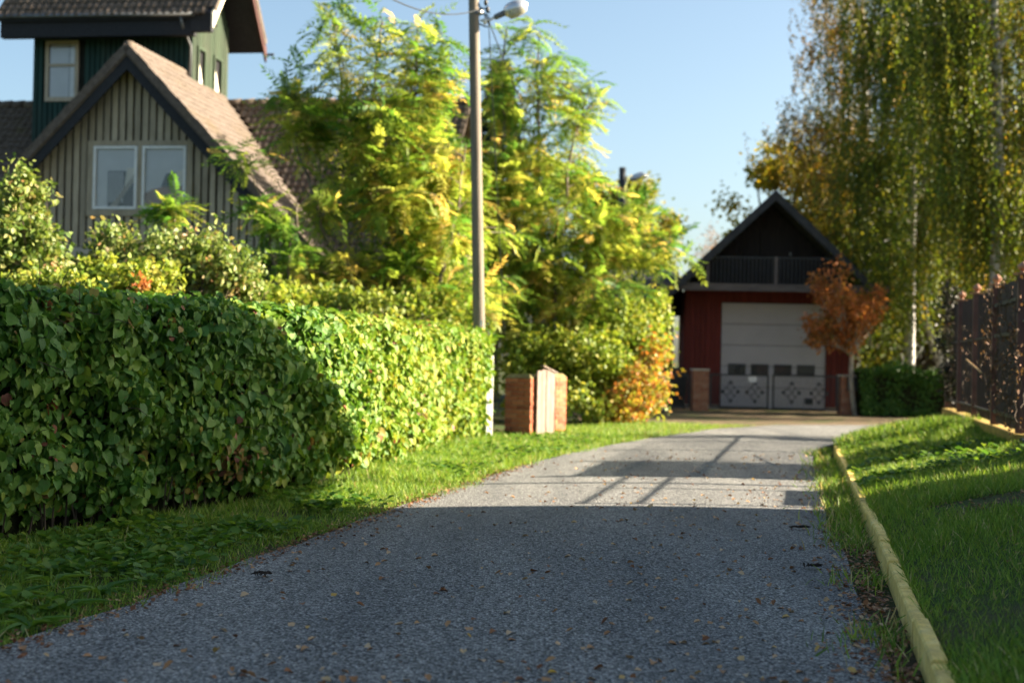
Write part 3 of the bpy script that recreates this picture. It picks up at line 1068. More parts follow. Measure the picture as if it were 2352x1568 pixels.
for (x0, x1, nm) in ((-.84, .12, 'l'), (.23, 1.18, 'r')):
    z0, z1 = 4.20, 5.51
    f = MB()
    for (a, c, d, e) in ((x0, x1, z1 - .055, z1), (x0, x1, z0, z0 + .055), (x0, x0 + .055, z0 + .055, z1 - .055), (x1 - .055, x1, z0 + .055, z1 - .055)):
        f.span((a, wall_v - .05, d), (c, wall_v + .02, e))
    win = f.build('window', M_WHITE, house)
    MB().span((x0 + .05, wall_v - .012, z0 + .05), (x1 - .05, wall_v - .006, z1 - .05)).build('pane', M_GLASS, win)
    MB().span((x0 - .03, wall_v + .035, z0 - .03), (x1 + .03, wall_v + .045, z1 + .03)).build('blind', M_CURTAIN, win)
    if nm == 'l':
        MB().span((x0 + .30, wall_v + .020, z0 + .05), (x1 - .05, wall_v + .030, z0 + .80)).build('dark_panel', M_DARKROOM, win)
        for k in range(6):
            MB().span((x0 + .335 + k * .055, wall_v + .010, z0 + .15), (x0 + .358 + k * .055, wall_v + .019, z0 + .78)).build('slat', M_CURTAIN, win)
        MB().prism([(x0 + .66, wall_v + .018, z0 + .42), (x1 - .06, wall_v + .018, z0 + .60), (x1 - .06, wall_v + .018, z0 + .86), (x0 + .72, wall_v + .018, z0 + .86)], (0, -.006, 0)).build('board', M_CREAM, win)
        MB().prism([(x0 + .36, wall_v + .010, z0 + .05), (x0 + .50, wall_v + .010, z0 + .05), (x1 - .06, wall_v + .010, z0 + .62), (x1 - .06, wall_v + .010, z0 + .76)], (0, -.006, 0)).build('beam', M_GREYBOARD, win)
    else:
        MB().prism([(x0 + .06, wall_v + .02, z0 + .05), (x1 - .06, wall_v + .02, z0 + .05), (x1 - .06, wall_v + .02, z0 + .50), (x0 + .5, wall_v + .02, z0 + .48), (x0 + .2, wall_v + .02, z0 + .42), (x0 + .06, wall_v + .02, z0 + .34)], (0, .008, 0)).build('cushion', M_BROWNCL, win)
        MB().prism([(x0 + .40, wall_v + .01, z0 + .47), (x0 + .62, wall_v + .01, z0 + .47), (x0 + .72, wall_v + .01, z0 + .78), (x0 + .5, wall_v + .01, z0 + .74)], (0, .006, 0)).build('dark_panel', M_DARKROOM, win)
        MB().prism([(x0 + .62, wall_v + .01, z0 + .49), (x1 - .06, wall_v + .01, z0 + .55), (x1 - .06, wall_v + .01, z0 + .84), (x0 + .74, wall_v + .01, z0 + .78)], (0, .006, 0)).build('board', M_CREAM, win)
# floor beam under the gable, recessed ground floor, side wing
MB().span((-4.0, .30, 3.20), (4.0, .62, 3.40)).build('floor_beam', M_PLASTER, house)
MB().span((-3.6, 1.5, 0), (3.6, 4.6, 3.19)).build('ground_floor_wall', M_DARKROOM, house)  # near-black: deep shade of the porch recess put into the wall colour
MB().span((-9.0, 1.7, 0), (5.7, 8.2, 2.75)).build('wing_wall', M_PLASTER, house)
for x in (-3.5, 3.5):
    MB().span((x - .09, .38, 0), (x + .09, .56, 3.19)).build('porch_post', M_GREYBOARD, house)
for x in (4.75,):
    w_ = MB().span((x - .5, 1.65, .9), (x + .5, 1.72, 2.2)).build('window', M_WHITE, house)
    MB().span((x - .42, 1.63, .98), (x + .42, 1.645, 2.12)).build('pane', M_GLASS, w_)
# roofs
roofs = MB()
for sg in (1, -1):
    poly = [(0, 0), (4.45, 0), (4.45, .95), (.36, 5.0), (0, 5.4)]
    P = [(sg * a, v_, AP - SL * a - .03) for a, v_ in poly]
    roofs.prism(P, (0, 0, -.16))
g_roof = roofs.build('gable_roof', M_TILE2, house)
MR = 7.15
m = MB()
for sg in (1, -1):
    for (u0, u1) in ((-9.6, 6.2),):
        m.prism([(u0, 5.0, MR - .03), (u1, 5.0, MR - .03), (u1, 5.0 - sg * 4.45, MR - .03 - SL * 4.45), (u0, 5.0 - sg * 4.45, MR - .03 - SL * 4.45)], (0, 0, -.14))
m.build('main_roof', M_TILE, house)
for u_ in (-9.3, 5.85):
    MB().prism([(u_, 1.75, 2.7), (u_, 8.15, 2.7), (u_, 5.0, MR - .2)], (.12, 0, 0)).build('wing_gable', M_GREYBOARD, house)
# tiles on the front slope of the main roof (right of the valley, then left)
dn = np.array([0, -1, -SL])
right = tile_frames((.2, 5.0, MR), (1, 0, 0), dn, lambda c: c[0] > 5.36 - c[1] + .06 and c[1] > .62 and c[0] < 6.15, 36, 28)
left = tile_frames((-9.5, 5.0, MR), (1, 0, 0), dn, lambda c: c[0] < -(5.36 - c[1]) - .06 and c[1] > .62, 54, 28)
right.sort(key=lambda q: q[0][0] - .35 * q[0][1])       # the columns beside the valley show best
place_tiles(house, right, 190)
place_tiles(house, left, 0)
sd = np.array([1, 0, -SL])
gr = tile_frames((.06, 0.05, AP - .03), (0, 1, 0), sd, lambda c: c[0] < 4.4 and c[1] < 5.36 - c[0] - .05, 32, 28)
gl_ = tile_frames((-.06, 0.05, AP - .03), (0, 1, 0), np.array([-1, 0, -SL]), lambda c: c[0] > -4.4 and c[1] < 5.36 + c[0] - .05, 32, 28)
place_tiles(house, gr, 0, mat=M_TILE2)
place_tiles(house, gl_, 0, mat=M_TILE2)
for sg in (1, -1):                                      # barge boards, verge tiles
    a0, a1 = Vector((0, 0, AP)), Vector((sg * 4.5, 0, AP - SL * 4.5))
    d = (a1 - a0).normalized()
    MB().prism([a0 + Vector((0, .03, -.13)), a1 + Vector((0, .03, -.13)), a1 + Vector((0, .03, -.47)), a0 + Vector((0, .03, -.47))], (0, .05, 0)).build('barge_board', M_BARGE, house)
    MB().prism([a0 + Vector((0, .09, -.21)), a1 + Vector((0, .09, -.21)), a1 + Vector((0, .09, -.235)), a0 + Vector((0, .09, -.235))], (0, .34, 0)).build('soffit', M_BARGE, house)
    L = (a1 - a0).length
    nrm = Vector((sg * math.sin(R(46)), 0, math.cos(R(46))))
    n_ = int(L / .31)
    for k in range(n_):
        c = a0 + d * (.16 + k * .31)
        M = Matrix((d, Vector((0, 1, 0)), nrm)).transposed()
        MB().box(c + nrm * (.045 + .012 * (k % 2)) + Vector((0, .07, 0)), (.335, .19, .035), M).box(c - nrm * .035 + Vector((0, -.012, 0)), (.325, .03, .14), M).build('verge_tile', M_TILE2, house, bevel=.008)
for k in range(16):                                     # ridge caps
    MB().tube([(0, .02 + k * .2, AP + .03), (0, .235 + k * .2, AP + .045)], [.085, .10], 8).build('ridge_tile', M_TILE2, house, smooth=True)
for u0, u1 in ((-9.5, -3.7), (.3, 6.1)):
    k = 0
    while u0 + k * .33 < u1:
        MB().tube([(u0 + k * .33, 5.0, MR + .05), (u0 + k * .33 + .36, 5.0, MR + .065)], [.10, .115], 8).build('ridge_tile', M_TILE, house, smooth=True)
        k += 1
# tower
TU0, TU1, TV0, TV1 = -3.66, .17, 3.1, 5.35
EZ, RZ, RV = 8.78, 10.88, 4.22
MB().span((TU0 + .05, TV0 + .05, 5.2), (TU1 - .05, TV1, 8.8)).build('tower_wall', M_BACKING, house)
MB().prism([(TU1 - .06, TV0 + .05, 8.4), (TU1 - .06, TV1, 8.4), (TU1 - .06, RV, RZ - .45)], (-.1, 0, 0)).build('tower_gable', M_BACKING, house)
u = TU0
k = 0
while u < TU1 - .04:
    w = .098
    segs = [(5.2, 8.72)]
    if -3.40 - w < u < -2.52:
        segs = [(5.2, 6.93), (8.34, 8.72)]
    for z0, z1 in segs:
        MB().span((u, TV0 - random.uniform(0, .006), z0), (min(u + w, TU1), TV0 + .045, z1)).build('tower_board', M_GREENBOARD, house)
    u += .126
v_ = TV0 + .01
while v_ < TV1 - .02:
    w = .108
    zt = min(8.42 + (v_ - TV0) * .0 + 0, 99)
    top = RZ - .5 - 1.19 * abs(v_ + w / 2 - RV)
    segs = [(6.4, top)]
    for (a, c) in ((3.42, 3.86), (4.42, 4.92)):
        if a - w < v_ < c:
            segs = [(6.4, 7.32), (8.24, top)]
    for z0, z1 in segs:
        MB().span((TU1 - .045, v_, z0), (TU1 + random.uniform(0, .006), v_ + w, z1)).build('tower_board', M_GREENSUN, house)
    v_ += .126
# tower front window
f = MB()
for (a, c, d, e) in ((-3.36, -2.56, 8.25, 8.33), (-3.36, -2.56, 6.94, 7.04), (-3.36, -3.28, 7.04, 8.25), (-2.64, -2.56, 7.04, 8.25), (-3.28, -2.64, 7.74, 7.80)):
    f.span((a, TV0 - .03, d), (c, TV0 + .03, e))
win = f.build('tower_window', M_GREYBOARD, house)
MB().span((-3.28, TV0 + .0, 7.80), (-2.64, TV0 + .006, 8.25)).build('pane', M_GLASS, win)
MB().span((-3.28, TV0 + .0, 7.04), (-2.64, TV0 + .006, 7.74)).build('pane', M_GLASS, win)
MB().span((-3.26, TV0 + .02, 7.02), (-2.80, TV0 + .035, 8.27)).build('curtain_and_sky', M_CURTAIN, win)
MB().span((-2.78, TV0 + .02, 7.02), (-2.66, TV0 + .035, 8.27)).build('curtain_and_sky', M_WHITE, win)  # white strip standing for bright sky seen through the right part
for (a, c) in ((3.45, 3.84), (4.45, 4.90)):             # side windows: cream wedge drawn as the sunlit half of the board inside
    f = MB()
    for (y0, y1, z0, z1) in ((a - .05, c + .05, 8.18, 8.25), (a - .05, c + .05, 7.30, 7.37), (a - .05, a + .02, 7.37, 8.18), (c - .02, c + .05, 7.37, 8.18)):
        f.span((TU1 - .03, y0, z0), (TU1 + .03, y1, z1))
    win = f.build('tower_window', M_GREENSUN, house)
    MB().prism([(TU1 - .02, a + .02, 7.37), (TU1 - .02, c - .02, 7.37), (TU1 - .02, c - .10, 7.55), (TU1 - .02, a + .02, 8.17)], (-.01, 0, 0)).build('sunlit_board', M_CREAM, win)
    MB().span((TU1 - .045, a, 7.35), (TU1 - .035, c, 8.2)).build('dark_panel', M_DARKROOM, win)
# tower roof
UL, UR = -4.28, .86
tm_ = math.tan(R(50))
m = MB()
for sg, ev in ((-1, 2.45), (1, 6.0)):
    m.prism([(UL, RV, RZ), (UR, RV, RZ), (UR, ev, RZ - tm_ * abs(ev - RV)), (UL, ev, RZ - tm_ * abs(ev - RV))], (0, 0, -.14))
m.build('tower_roof', M_BARGE, house)
EZ = RZ - tm_ * (RV - 2.45)
tw = tile_frames((UL + .03, RV, RZ), (1, 0, 0), np.array([0, -1, -tm_]), lambda c: c[1] > 2.45 and c[0] < UR - .05, 30, 14)
tw.sort(key=lambda q: q[0][2])
place_tiles(house, tw, 110)
MB().span((UL + .1, 2.52, EZ - .48), (UR - .45, 2.72, EZ - .10)).build('eave_beam', M_BARGE, house)
MB().span((UL + .1, 2.74, EZ - .17), (UR - .1, TV0, EZ - .145)).build('eave_soffit', M_BARGE, house)
MB().tube([(UL + .02, 2.40, EZ - .03), (UR - .4, 2.40, EZ - .05)], .05, 8).build('gutter', M_ZINC, house, smooth=True)
MB().tube([(TU1 - .02, 2.42, EZ - .08), (TU1 + .0, 2.55, EZ - .35), (TU1 - .02, 3.03, EZ - .62), (TU1 - .02, 3.03, 7.45)], .035, 8).build('downpipe', M_ZINC, house, smooth=True)
for sg, ev, mt in ((-1, 2.42, M_CREAM), (1, 6.02, M_BARGERED)):
    a0, a1 = Vector((UR, RV, RZ)), Vector((UR, ev, RZ - tm_ * abs(ev - RV)))
    MB().prism([a0 + Vector((0, 0, .0)), a1, a1 + Vector((0, 0, -.34)), a0 + Vector((0, 0, -.34))], (.05, 0, 0)).build('barge_board', mt, house)
    d = (a1 - a0).normalized()
    for k in range(int((a1 - a0).length / .24)):
        c = a0 + d * (.12 + k * .24)
        M = Matrix((Vector((1, 0, 0)), d, Vector((1, 0, 0)).cross(d))).transposed()
        MB().box(c + Vector((0, 0, .05)), (.16, .26, .04), M).box(c + Vector((.06, 0, -.02)), (.025, .25, .14), M).build('verge_tile', M_TILE2, house)
MB().span((UR - .5, 2.47, EZ - .42), (UR - .02, 2.62, EZ - .12)).build('eave_block', M_BARGE, house)
MB().tube([(UR + .0, 6.05, EZ - .18), (UR + .22, 6.05, EZ - .18)], .03, 6).build('pipe_stub', M_BARGE, house)

# ------------------------------------------------------------------ the red garage
M_REDBOARD = wood('dull_red_boards', (0.085, 0.016, 0.013), (0.165, 0.031, 0.025), per=.25)
M_BLACKBOARD = wood('blackened_boards', (0.010, 0.009, 0.010), (0.028, 0.022, 0.022), per=.4)
M_DOORGREY = plain('grey_door_panel', (0.42, 0.41, 0.44), .55, .35, var=.05, scale=2)
M_ROOFGREY = plain('dark_grey_roof_edge', (0.036, 0.040, 0.046), .8, .3, var=.25, scale=4)
M_BEAMGREY = wood('grey_balcony_beam', (0.07, 0.06, 0.058), (0.16, 0.14, 0.135), grain=(1, 6, 6), per=.1)
M_STEEL = plain('black_painted_steel', (0.022, 0.026, 0.030), .5, .5, var=.3)
garage = thing('red_garage', 'tall red garage with steep dark gable, balcony and grey sectional door', 'garage', (7.15, 39.5, 0), R(-5.5))
MB().span((-2.30, .06, .12), (2.36, 7.2, 3.3)).build('wall', M_BACKING, garage)
MB().span((-2.33, .0, -.05), (-1.36, 7.2, .115)).build('plinth', M_PLASTER, garage)
MB().span((1.57, .0, -.05), (2.39, 7.2, .115)).build('plinth', M_PLASTER, garage)
for (u0, u1, z0, z1) in ((-2.33, -1.34, .10, 3.3), (1.55, 2.40, .10, 3.3), (-1.34, 1.55, 2.96, 3.3)):
    n_ = max(1, round((u1 - u0) / .135))
    w = (u1 - u0) / n_
    for k in range(n_):
        MB().span((u0 + k * w + .006, -.03 + random.uniform(-.004, .004), z0), (u0 + (k + 1) * w - .006, .055, z1)).build('wall_board', M_REDBOARD, garage)
for k in range(40):                                     # side wall seen past the corner
    MB().span((-2.36, .08 + k * .178, .10), (-2.305, .08 + k * .178 + .165, 3.3)).build('wall_board', M_REDBOARD, garage)
door = MB().span((-1.33, .03, 0), (1.54, .055, 2.95)).build('garage_door', M_BACKING, garage)
ph = 2.93 / 5
for k in range(5):
    MB().span((-1.325, -.005, .01 + k * ph + .006), (1.535, .028, .01 + (k + 1) * ph - .006)).build('door_panel', M_DOORGREY, door, bevel=.008)
for k in range(4):
    x0 = -1.13 + k * .63
    f = MB().span((x0, -.025, 0.93), (x0 + .49, -.007, 1.25)).build('door_window', M_STEEL, door)
    MB().span((x0 + .04, -.032, 0.97), (x0 + .45, -.027, 1.21)).build('door_pane', M_GLASS, door)
MB().span((1.0, -.03, .17), (1.22, -.007, .33)).build('vent', M_STEEL, door)
GA, GS = 5.95, math.tan(R(43.5))
m = MB()
for sg in (1, -1):
    w_ = 3.0 if sg > 0 else 3.35
    m.prism([(0, -1.25, GA), (sg * w_, -1.25, GA - GS * w_), (sg * w_, 7.6, GA - GS * w_), (0, 7.6, GA)], (0, 0, -.13))
m.build('roof', M_ROOFGREY, garage)
for sg in (1, -1):
    w_ = 3.01 if sg > 0 else 3.36
    MB().prism([(0, -1.30, GA - .02), (sg * w_, -1.30, GA - .02 - GS * w_), (sg * w_, -1.30, GA - .28 - GS * w_), (0, -1.30, GA - .28)], (0, .045, 0)).build('barge_board', M_ROOFGREY, garage)
MB().prism([(-2.3, .1, 3.46), (2.36, .1, 3.46), (.0, .1, GA - .2)], (0, .1, 0)).build('gable_wall', M_BACKING, garage)
u = -2.2
while u < 2.2:
    zt = GA - .22 - GS * max(abs(u), abs(u + .17))
    if zt > 3.6:
        MB().span((u, .055, 3.46), (u + .165, .095, zt)).build('gable_board', M_BLACKBOARD, garage)
    u += .175
MB().span((-2.95, -1.05, 3.28), (2.95, .0, 3.40)).build('balcony_floor', M_BLACKBOARD, garage)
MB().span((-3.05, -1.14, 3.22), (3.05, -1.055, 3.42)).build('balcony_beam', M_BEAMGREY, garage)
bd = MB().span((-.30, .01, 3.46), (.62, .05, 5.0)).build('balcony_door', M_BLACKBOARD, garage)
MB().span((.50, -.03, 4.28), (.55, .008, 4.36)).build('handle', M_ZINC, bd)
for x in (-1.78, .05, 1.78):
    MB().span((x - .045, -1.10, 3.42), (x + .045, -1.03, 4.16)).build('balcony_post', M_BEAMGREY, garage)
MB().span((-1.8, -1.09, 4.12), (1.8, -1.06, 4.15)).build('balcony_rail', M_STEEL, garage)
for k in range(34):
    x = -1.74 + k * .1055
    MB().span((x - .012, -1.082, 3.43), (x + .012, -1.068, 4.12)).build('baluster', M_STEEL, garage)
# small annex with a dark roof on the left of the garage
annex = thing('white_outbuilding', 'white walled outbuilding half hidden between the garage and the shrubs', 'outbuilding', (3.9, 45, 0), 0)
MB().span((-3.2, 0, 0), (1.2, 5, 2.7)).build('wall', M_WHITE, annex)
MB().prism([(-3.6, -.5, 2.68), (1.6, -.5, 2.68), (1.6, 2.5, 4.2), (-3.6, 2.5, 4.2)], (0, 0, .12)).build('roof', M_ROOFGREY, annex)
for x in (-2.2, .1, .9):
    w_ = MB().span((x - .28, -.04, .9), (x + .28, .03, 2.1)).build('window', M_STEEL, annex)
    MB().span((x - .24, -.06, .95), (x + .24, -.045, 2.05)).build('pane', M_GLASS, w_)

# ------------------------------------------------------------------ brick gate piers and steel gates before the garage
b = NT('soft_red_brickwork')
tc = b.n('ShaderNodeTexCoord')
sx = b.n('ShaderNodeSeparateXYZ')
b.l(tc.outputs['Object'], sx.inputs[0])
cx = b.n('ShaderNodeCombineXYZ')
b.l(b.math('ADD', sx.outputs[0], sx.outputs[1]), cx.inputs[0])
b.l(sx.outputs[2], cx.inputs[1])
br = b.n('ShaderNodeTexBrick')
br.inputs['Scale'].default_value = 1
br.inputs['Brick Width'].default_value = .25
br.inputs['Row Height'].default_value = .075
br.inputs['Mortar Size'].default_value = .008
br.inputs['Color1'].default_value = (.25, .085, .045, 1)
br.inputs['Color2'].default_value = (.34, .15, .085, 1)
br.inputs['Mortar'].default_value = (.22, .17, .13, 1)
b.l(cx.outputs[0], br.inputs['Vector'])
nz = b.noise(b.coord('Object'), 5, 5)
b.base(b.mix(b.ramp(nz, [(.52, (0, 0, 0)), (.7, (.7, .7, .7))]), br.outputs['Color'], (.36, .24, .17)))
M_BRICKFAR = b.set(.9, .2)
M_STONE = plain('pale_stone', (0.42, 0.37, 0.30), .9, .2, var=.2, scale=6)
for (x, y, h, lab) in ((4.98, 37.6, 1.05, 'brick gate pier left of the steel gate with pale streaks'), (8.72, 36.9, 0.98, 'brick gate pier on the right of the steel gate carrying a dark mailbox')):
    pr = thing('gate_pier', lab, 'pier', (x, y, 0), R(3), 'brick gate piers of the garage')
    MB().span((-.21, -.21, -.05), (.21, .21, h)).build('shaft', M_BRICKFAR, pr, bevel=.015)
    MB().span((-.225, -.225, h), (.225, .225, h + .05)).build('cap', M_STONE, pr, bevel=.01)
mb_ = thing('mailbox', 'dark green metal mailbox on the right brick gate pier', 'mailbox', (8.82, 36.665, .62), R(3))
MB().span((-.17, -.10, 0), (.17, .0, .36)).build('body', M_STEEL, mb_, bevel=.02)
MB().span((-.15, -.112, .27), (.15, -.102, .31)).build('slot', M_BACKING, mb_)
ar = thing('arched_pier', 'brick pier with pale pointed arch edging beside the orange shrub', 'pier', (3.72, 37.2, 0), R(3))
MB().span((-.26, .02, -.05), (.26, .38, 1.02)).build('shaft', M_BRICKFAR, ar, bevel=.015)
for sg in (1, -1):
    pts = [(sg * (.27 - .25 * k ** 1.8), -.02, .92 * (1 - (1 - k) ** 1.5)) for k in np.linspace(0, 1, 8)]
    MB().tube(pts, .045, 6).build('arch_stone', M_STONE, ar)


def steel_gate(name, label, p, q, z0, z1, n, orn, group=None):
    p, q = np.array(p), np.array(q)
    L = np.linalg.norm(q - p)
    o = thing(name, label, 'gate', (*p, 0), math.atan2(q[1] - p[1], q[0] - p[0]), group)
    f = MB()
    for (a, c, d, e) in ((0, L, z1 - .04, z1), (0, L, z0, z0 + .035), (0, .05, z0 + .035, z1 - .04), (L - .05, L, z0 + .035, z1 - .04)):
        f.span((a, -.02, d), (c, .02, e))
    f.build('frame', M_STEEL, o)
    for k in range(1, n):
        x_ = L * k / n
        MB().span((x_ - .008, -.008, z0 + .035), (x_ + .008, .008, z1 - .04)).build('bar', M_STEEL, o)
    for cx_ in orn:
        zc = (z0 + z1) / 2 - .02
        m_ = MB()
        for dx, dz in ((0, .24), (0, -.24), (.2, 0), (-.2, 0)):
            m_.box((cx_ + dx, -.026, zc + dz), (.085, .02, .085), Matrix.Rotation(R(45), 3, 'Y'))
        for sg in (1, -1):
            for sh in (1, -1):
                m_.tube([(cx_ + .16 * sg, -.024, zc + .04 * sh), (cx_ + .04 * sg, -.024, zc + .20 * sh)], .010, 5)
        for sg in (1, -1):
            m_.tube([(cx_ - .1, -.024, zc - .12 * sg), (cx_ + .1, -.024, zc + .12 * sg)], .010, 5)
        m_.build('ornament', M_STEEL, o)
    return o


P0, P1 = np.array((5.22, 37.45)), np.array((8.48, 36.85))
pm = P0 + (P1 - P0) * .475
g1 = steel_gate('gate_leaf', 'black steel gate leaf with two diamond ornaments and a small white sign', P0, pm - [.03, 0], .10, .98, 20, (.55, 1.18), 'leaves of the steel gate')
g2 = steel_gate('gate_leaf', 'black steel gate leaf with two diamond ornaments next to the mailbox pier', pm + [.05, 0], P1, .10, 1.0, 21, (.5, 1.2), 'leaves of the steel gate')
MB().box((1.12, -.035, .86), (.22, .008, .13)).box((1.14, -.036, .80), (.16, .008, .05)).build('sign', M_WHITE, g1)
steel_gate('garden_gate', 'small black steel garden gate between the arched pier and the brick pier', (4.02, 37.55), (4.74, 37.6), .08, .95, 9, (), None)
M_PLASTIC = plain('black_plastic', (0.015, 0.017, 0.02), .5, .4)
bn = thing('rubbish_bin', 'black wheeled bin behind the small garden gate', 'bin', (4.45, 38.6, 0))
MB().prism([(-.24, -.3, .08), (.24, -.3, .08), (.29, -.36, .95), (-.29, -.36, .95)], (0, .62, 0)).build('body', M_PLASTIC, bn, bevel=.02)
MB().prism([(-.31, -.38, .955), (.31, -.38, .955), (.31, .30, 1.06), (-.31, .30, 1.06)], (0, 0, .05)).build('lid', M_PLASTIC, bn)
for sg in (1, -1):
    MB().tube([(sg * .25, .28, .09), (sg * .31, .28, .09)], .09, 10).build('wheel', M_PLASTIC, bn)

# ------------------------------------------------------------------ near brick pillars with the old plank gate
M_MORTAR = plain('old_mortar', (0.22, 0.18, 0.14), .95, .1, var=.25, scale=12, bump=.4)
b = NT('hand_made_brick')
v = b.coord('Object')
oi = b.n('ShaderNodeObjectInfo')
nz = b.noise(v, 18, 4)
col = b.ramp(oi.outputs['Random'], [(0, (.20, .055, .028)), (.5, (.32, .095, .045)), (1, (.40, .15, .07))])
col = b.mix(b.ramp(nz, [(.45, (0, 0, 0)), (.75, (.5, .5, .5))]), col, (.40, .22, .14))
b.base(col)
b.bump(nz, .4, .006)
M_BRICK = b.set(.9, .2)
M_MOSS = plain('mossy_mortar_cap', (0.20, 0.17, 0.08), .95, .1, var=.5, scale=9, bump=.6)


def brick_mesh(L, D):
    m = MB().box((0, 0, 0), (L, D, .064))
    me = bpy.data.meshes.new('brick')
    me.from_pydata(m.v, [], m.f)
    me.materials.append(M_BRICK)
    return me


BR = {k: brick_mesh(*k) for k in ((.243, .115), (.118, .115), (.115, .243), (.115, .118))}


def brick_pillar(loc, rz, label, courses, w=.50, d=.40):
    o = thing('brick_pillar', label, 'pillar', loc, rz, 'brick pillars at the end of the hedge')
    h = courses * .075
    MB().span((-w / 2 + .012, -d / 2 + .012, -.05), (w / 2 - .012, d / 2 - .012, h - .004)).build('mortar_core', M_MORTAR, o)
    for c in range(courses):
        z = .035 + c * .075
        for face in range(4):
            W_ = w if face % 2 == 0 else d
            if c % 2 == 0:
                cuts = [(-W_ / 2, 0), (0, W_ / 2)] if W_ > .45 else [(-W_ / 2 + .12, W_ / 2 - .0)]
            else:
                cuts = [(-W_ / 2, -W_ / 4), (-W_ / 4, W_ / 4), (W_ / 4, W_ / 2)] if W_ > .45 else [(-W_ / 2, W_ / 2 - .12)]
            for a, e in cuts:
                L = e - a - .008
                key = (.243, .115) if L > .18 else (.118, .115)
                off = ((w if face % 2 else d) / 2) - .0575
                jit = random.uniform(-.003, .004)
                M = (Matrix.Rotation(face * math.pi / 2, 4, 'Z') @ Matrix.Translation(((a + e) / 2, -off - jit, z)) @ Matrix.Diagonal((L / key[0], 1, 1, 1)))
                inst('brick', BR[key], o, M)
    MB().add([(-w / 2, -d / 2, h), (w / 2, -d / 2, h), (w / 2, d / 2, h), (-w / 2, d / 2, h), (-w / 2 + .05, -d / 2 + .05, h + .06), (w / 2 - .06, -d / 2 + .05, h + .07), (w / 2 - .06, d / 2 - .06, h + .065), (-w / 2 + .06, d / 2 - .06, h + .055)],
             [(0, 1, 5, 4), (1, 2, 6, 5), (2, 3, 7, 6), (3, 0, 4, 7), (4, 5, 6, 7)]).build('cap', M_MOSS, o)
    return o


a31 = R(-31)
A_ = np.array((.33, 23.66))
e1, e2 = np.array((math.cos(a31), math.sin(a31))), np.array((-math.sin(a31), math.cos(a31)))
c1 = A_ - e1 * .25 + e2 * .20
brick_pillar((*c1, 0), a31, 'near brick pillar with mossy top partly behind the hedge end', 13)
B_ = np.array((.80, 25.35))
c2 = B_ - e1 * .25 + e2 * .20
brick_pillar((*c2, 0), a31, 'far brick pillar behind the old white planks', 13)
M_OLDWHITE = wood('peeling_white_planks', (0.02, 0.012, 0.008), (0.36, 0.29, 0.24), grain=(60, 60, 2.0), per=.5, streak=(.14, .06, .035))
pg = thing('plank_gate', 'old plank gate leaf with peeling white paint between the brick pillars', 'gate', (*(A_ + e2 * .12 + e1 * .025), 0), math.atan2(e2[1], e2[0]))
for k in range(4):
    h = 1.10 + (.0, .02, .01, -.01)[k]
    MB().span((.155 * k + .008, -.032 + .006 * (k % 2), .02 + .015 * (k % 3)), (.155 * k + .147, -.006, h)).build('plank', M_OLDWHITE, pg, bevel=.004)
for z in (.3, .85):
    MB().span((.02, -.004, z), (.6, .03, z + .08)).build('ledge', M_OLDWHITE, pg)
MB().box((.42, -.02, 1.125), (.5, .06, .022), Matrix.Rotation(R(14), 3, 'Y')).build('loose_slat', M_OLDWHITE, pg)

# ------------------------------------------------------------------ street pole with lamp
b = NT('grey_pole_wood')
g_ = b.noise(b.coord('Object', (30, 30, .7)), 2, 6, .65)
n1 = b.noise(b.coord('Object'), 2.5, 4)
col = b.ramp(g_, [(.3, (.11, .092, .072)), (.7, (.25, .215, .17))])
b.base(b.mix(b.ramp(n1, [(.5, (0, 0, 0)), (.8, (.5, .5, .5))]), col, (.16, .15, .11)))
b.bump(g_, .5, .008)
M_POLE = b.set(.85, .25)
M_CONC = plain('pale_concrete', (0.36, 0.355, 0.34), .9, .2, var=.12, scale=6, bump=.2)
M_ALU = plain('worn_aluminium', (0.62, 0.63, 0.65), .38, .5, metal=.75, var=.12, scale=4)
M_DIFF = plain('yellowed_lamp_cover', (0.42, 0.40, 0.30), .3, .5, var=.1)
M_PORC = plain('white_porcelain', (0.75, 0.75, 0.74), .25, .5, var=.03)
PB = np.array((-.50, 22.95, 0))
pole = thing('street_pole', 'grey wooden street pole with a lamp, rising behind the hedge end', 'pole', PB)
YP = 22.95
def pl(px, py, Y=YP): return at(px, py, Y) - PB
ptop = pl(1086, -120)
MB().tube([(.0, 0, -.2), pl(1100, 750), pl(1094, 375), pl(1088, 0), ptop], [.105, .098, .090, .083, .079], 14).build('shaft', M_POLE, pole, smooth=True)
o = MB().span((-.085, -.085, 0), (.085, .085, 1.34)).build('concrete_stub', M_CONC, pole, bevel=.012)
o.location = (.10, -.22, 0)
o.rotation_euler = (0, 0, R(-38))
o = MB().span((-.02, -.004, -.045), (.02, .004, .045)).build('tag', M_WHITE, pole)
o.location = pl(1106, 742) + np.array((0, -.12, 0))
MB().tube([pl(1093, 52), pl(1116, 62), pl(1122, 62), pl(1124, 50), pl(1126, 46)], .012, 6).build('hook', M_STEEL, pole)
MB().tube([pl(1103, 48), pl(1125, 46), pl(1148, 35)], [.022, .024, .026], 8).build('bracket', M_ALU, pole)
lamp = MB().tube([pl(1135, 42), pl(1138, 40), pl(1162, 29)], [.030, .048, .052], 10).build('lamp_neck', M_ZINC, pole, smooth=True)
ax = pl(1212, 9) - pl(1158, 30)
ul = unit(ax[None])[0]
prof_l = [(0, .05), (.06, .085), (.2, .115), (.45, .132), (.7, .12), (.86, .088), (.95, .05), (1.0, .012)]
hd = MB().tube([pl(1158, 30) + ax * k for k, r_ in prof_l], [r_ for k, r_ in prof_l], 14).build('lamp_head', M_ALU, pole, smooth=True)
dnv = np.array((0, -.03, -.075))
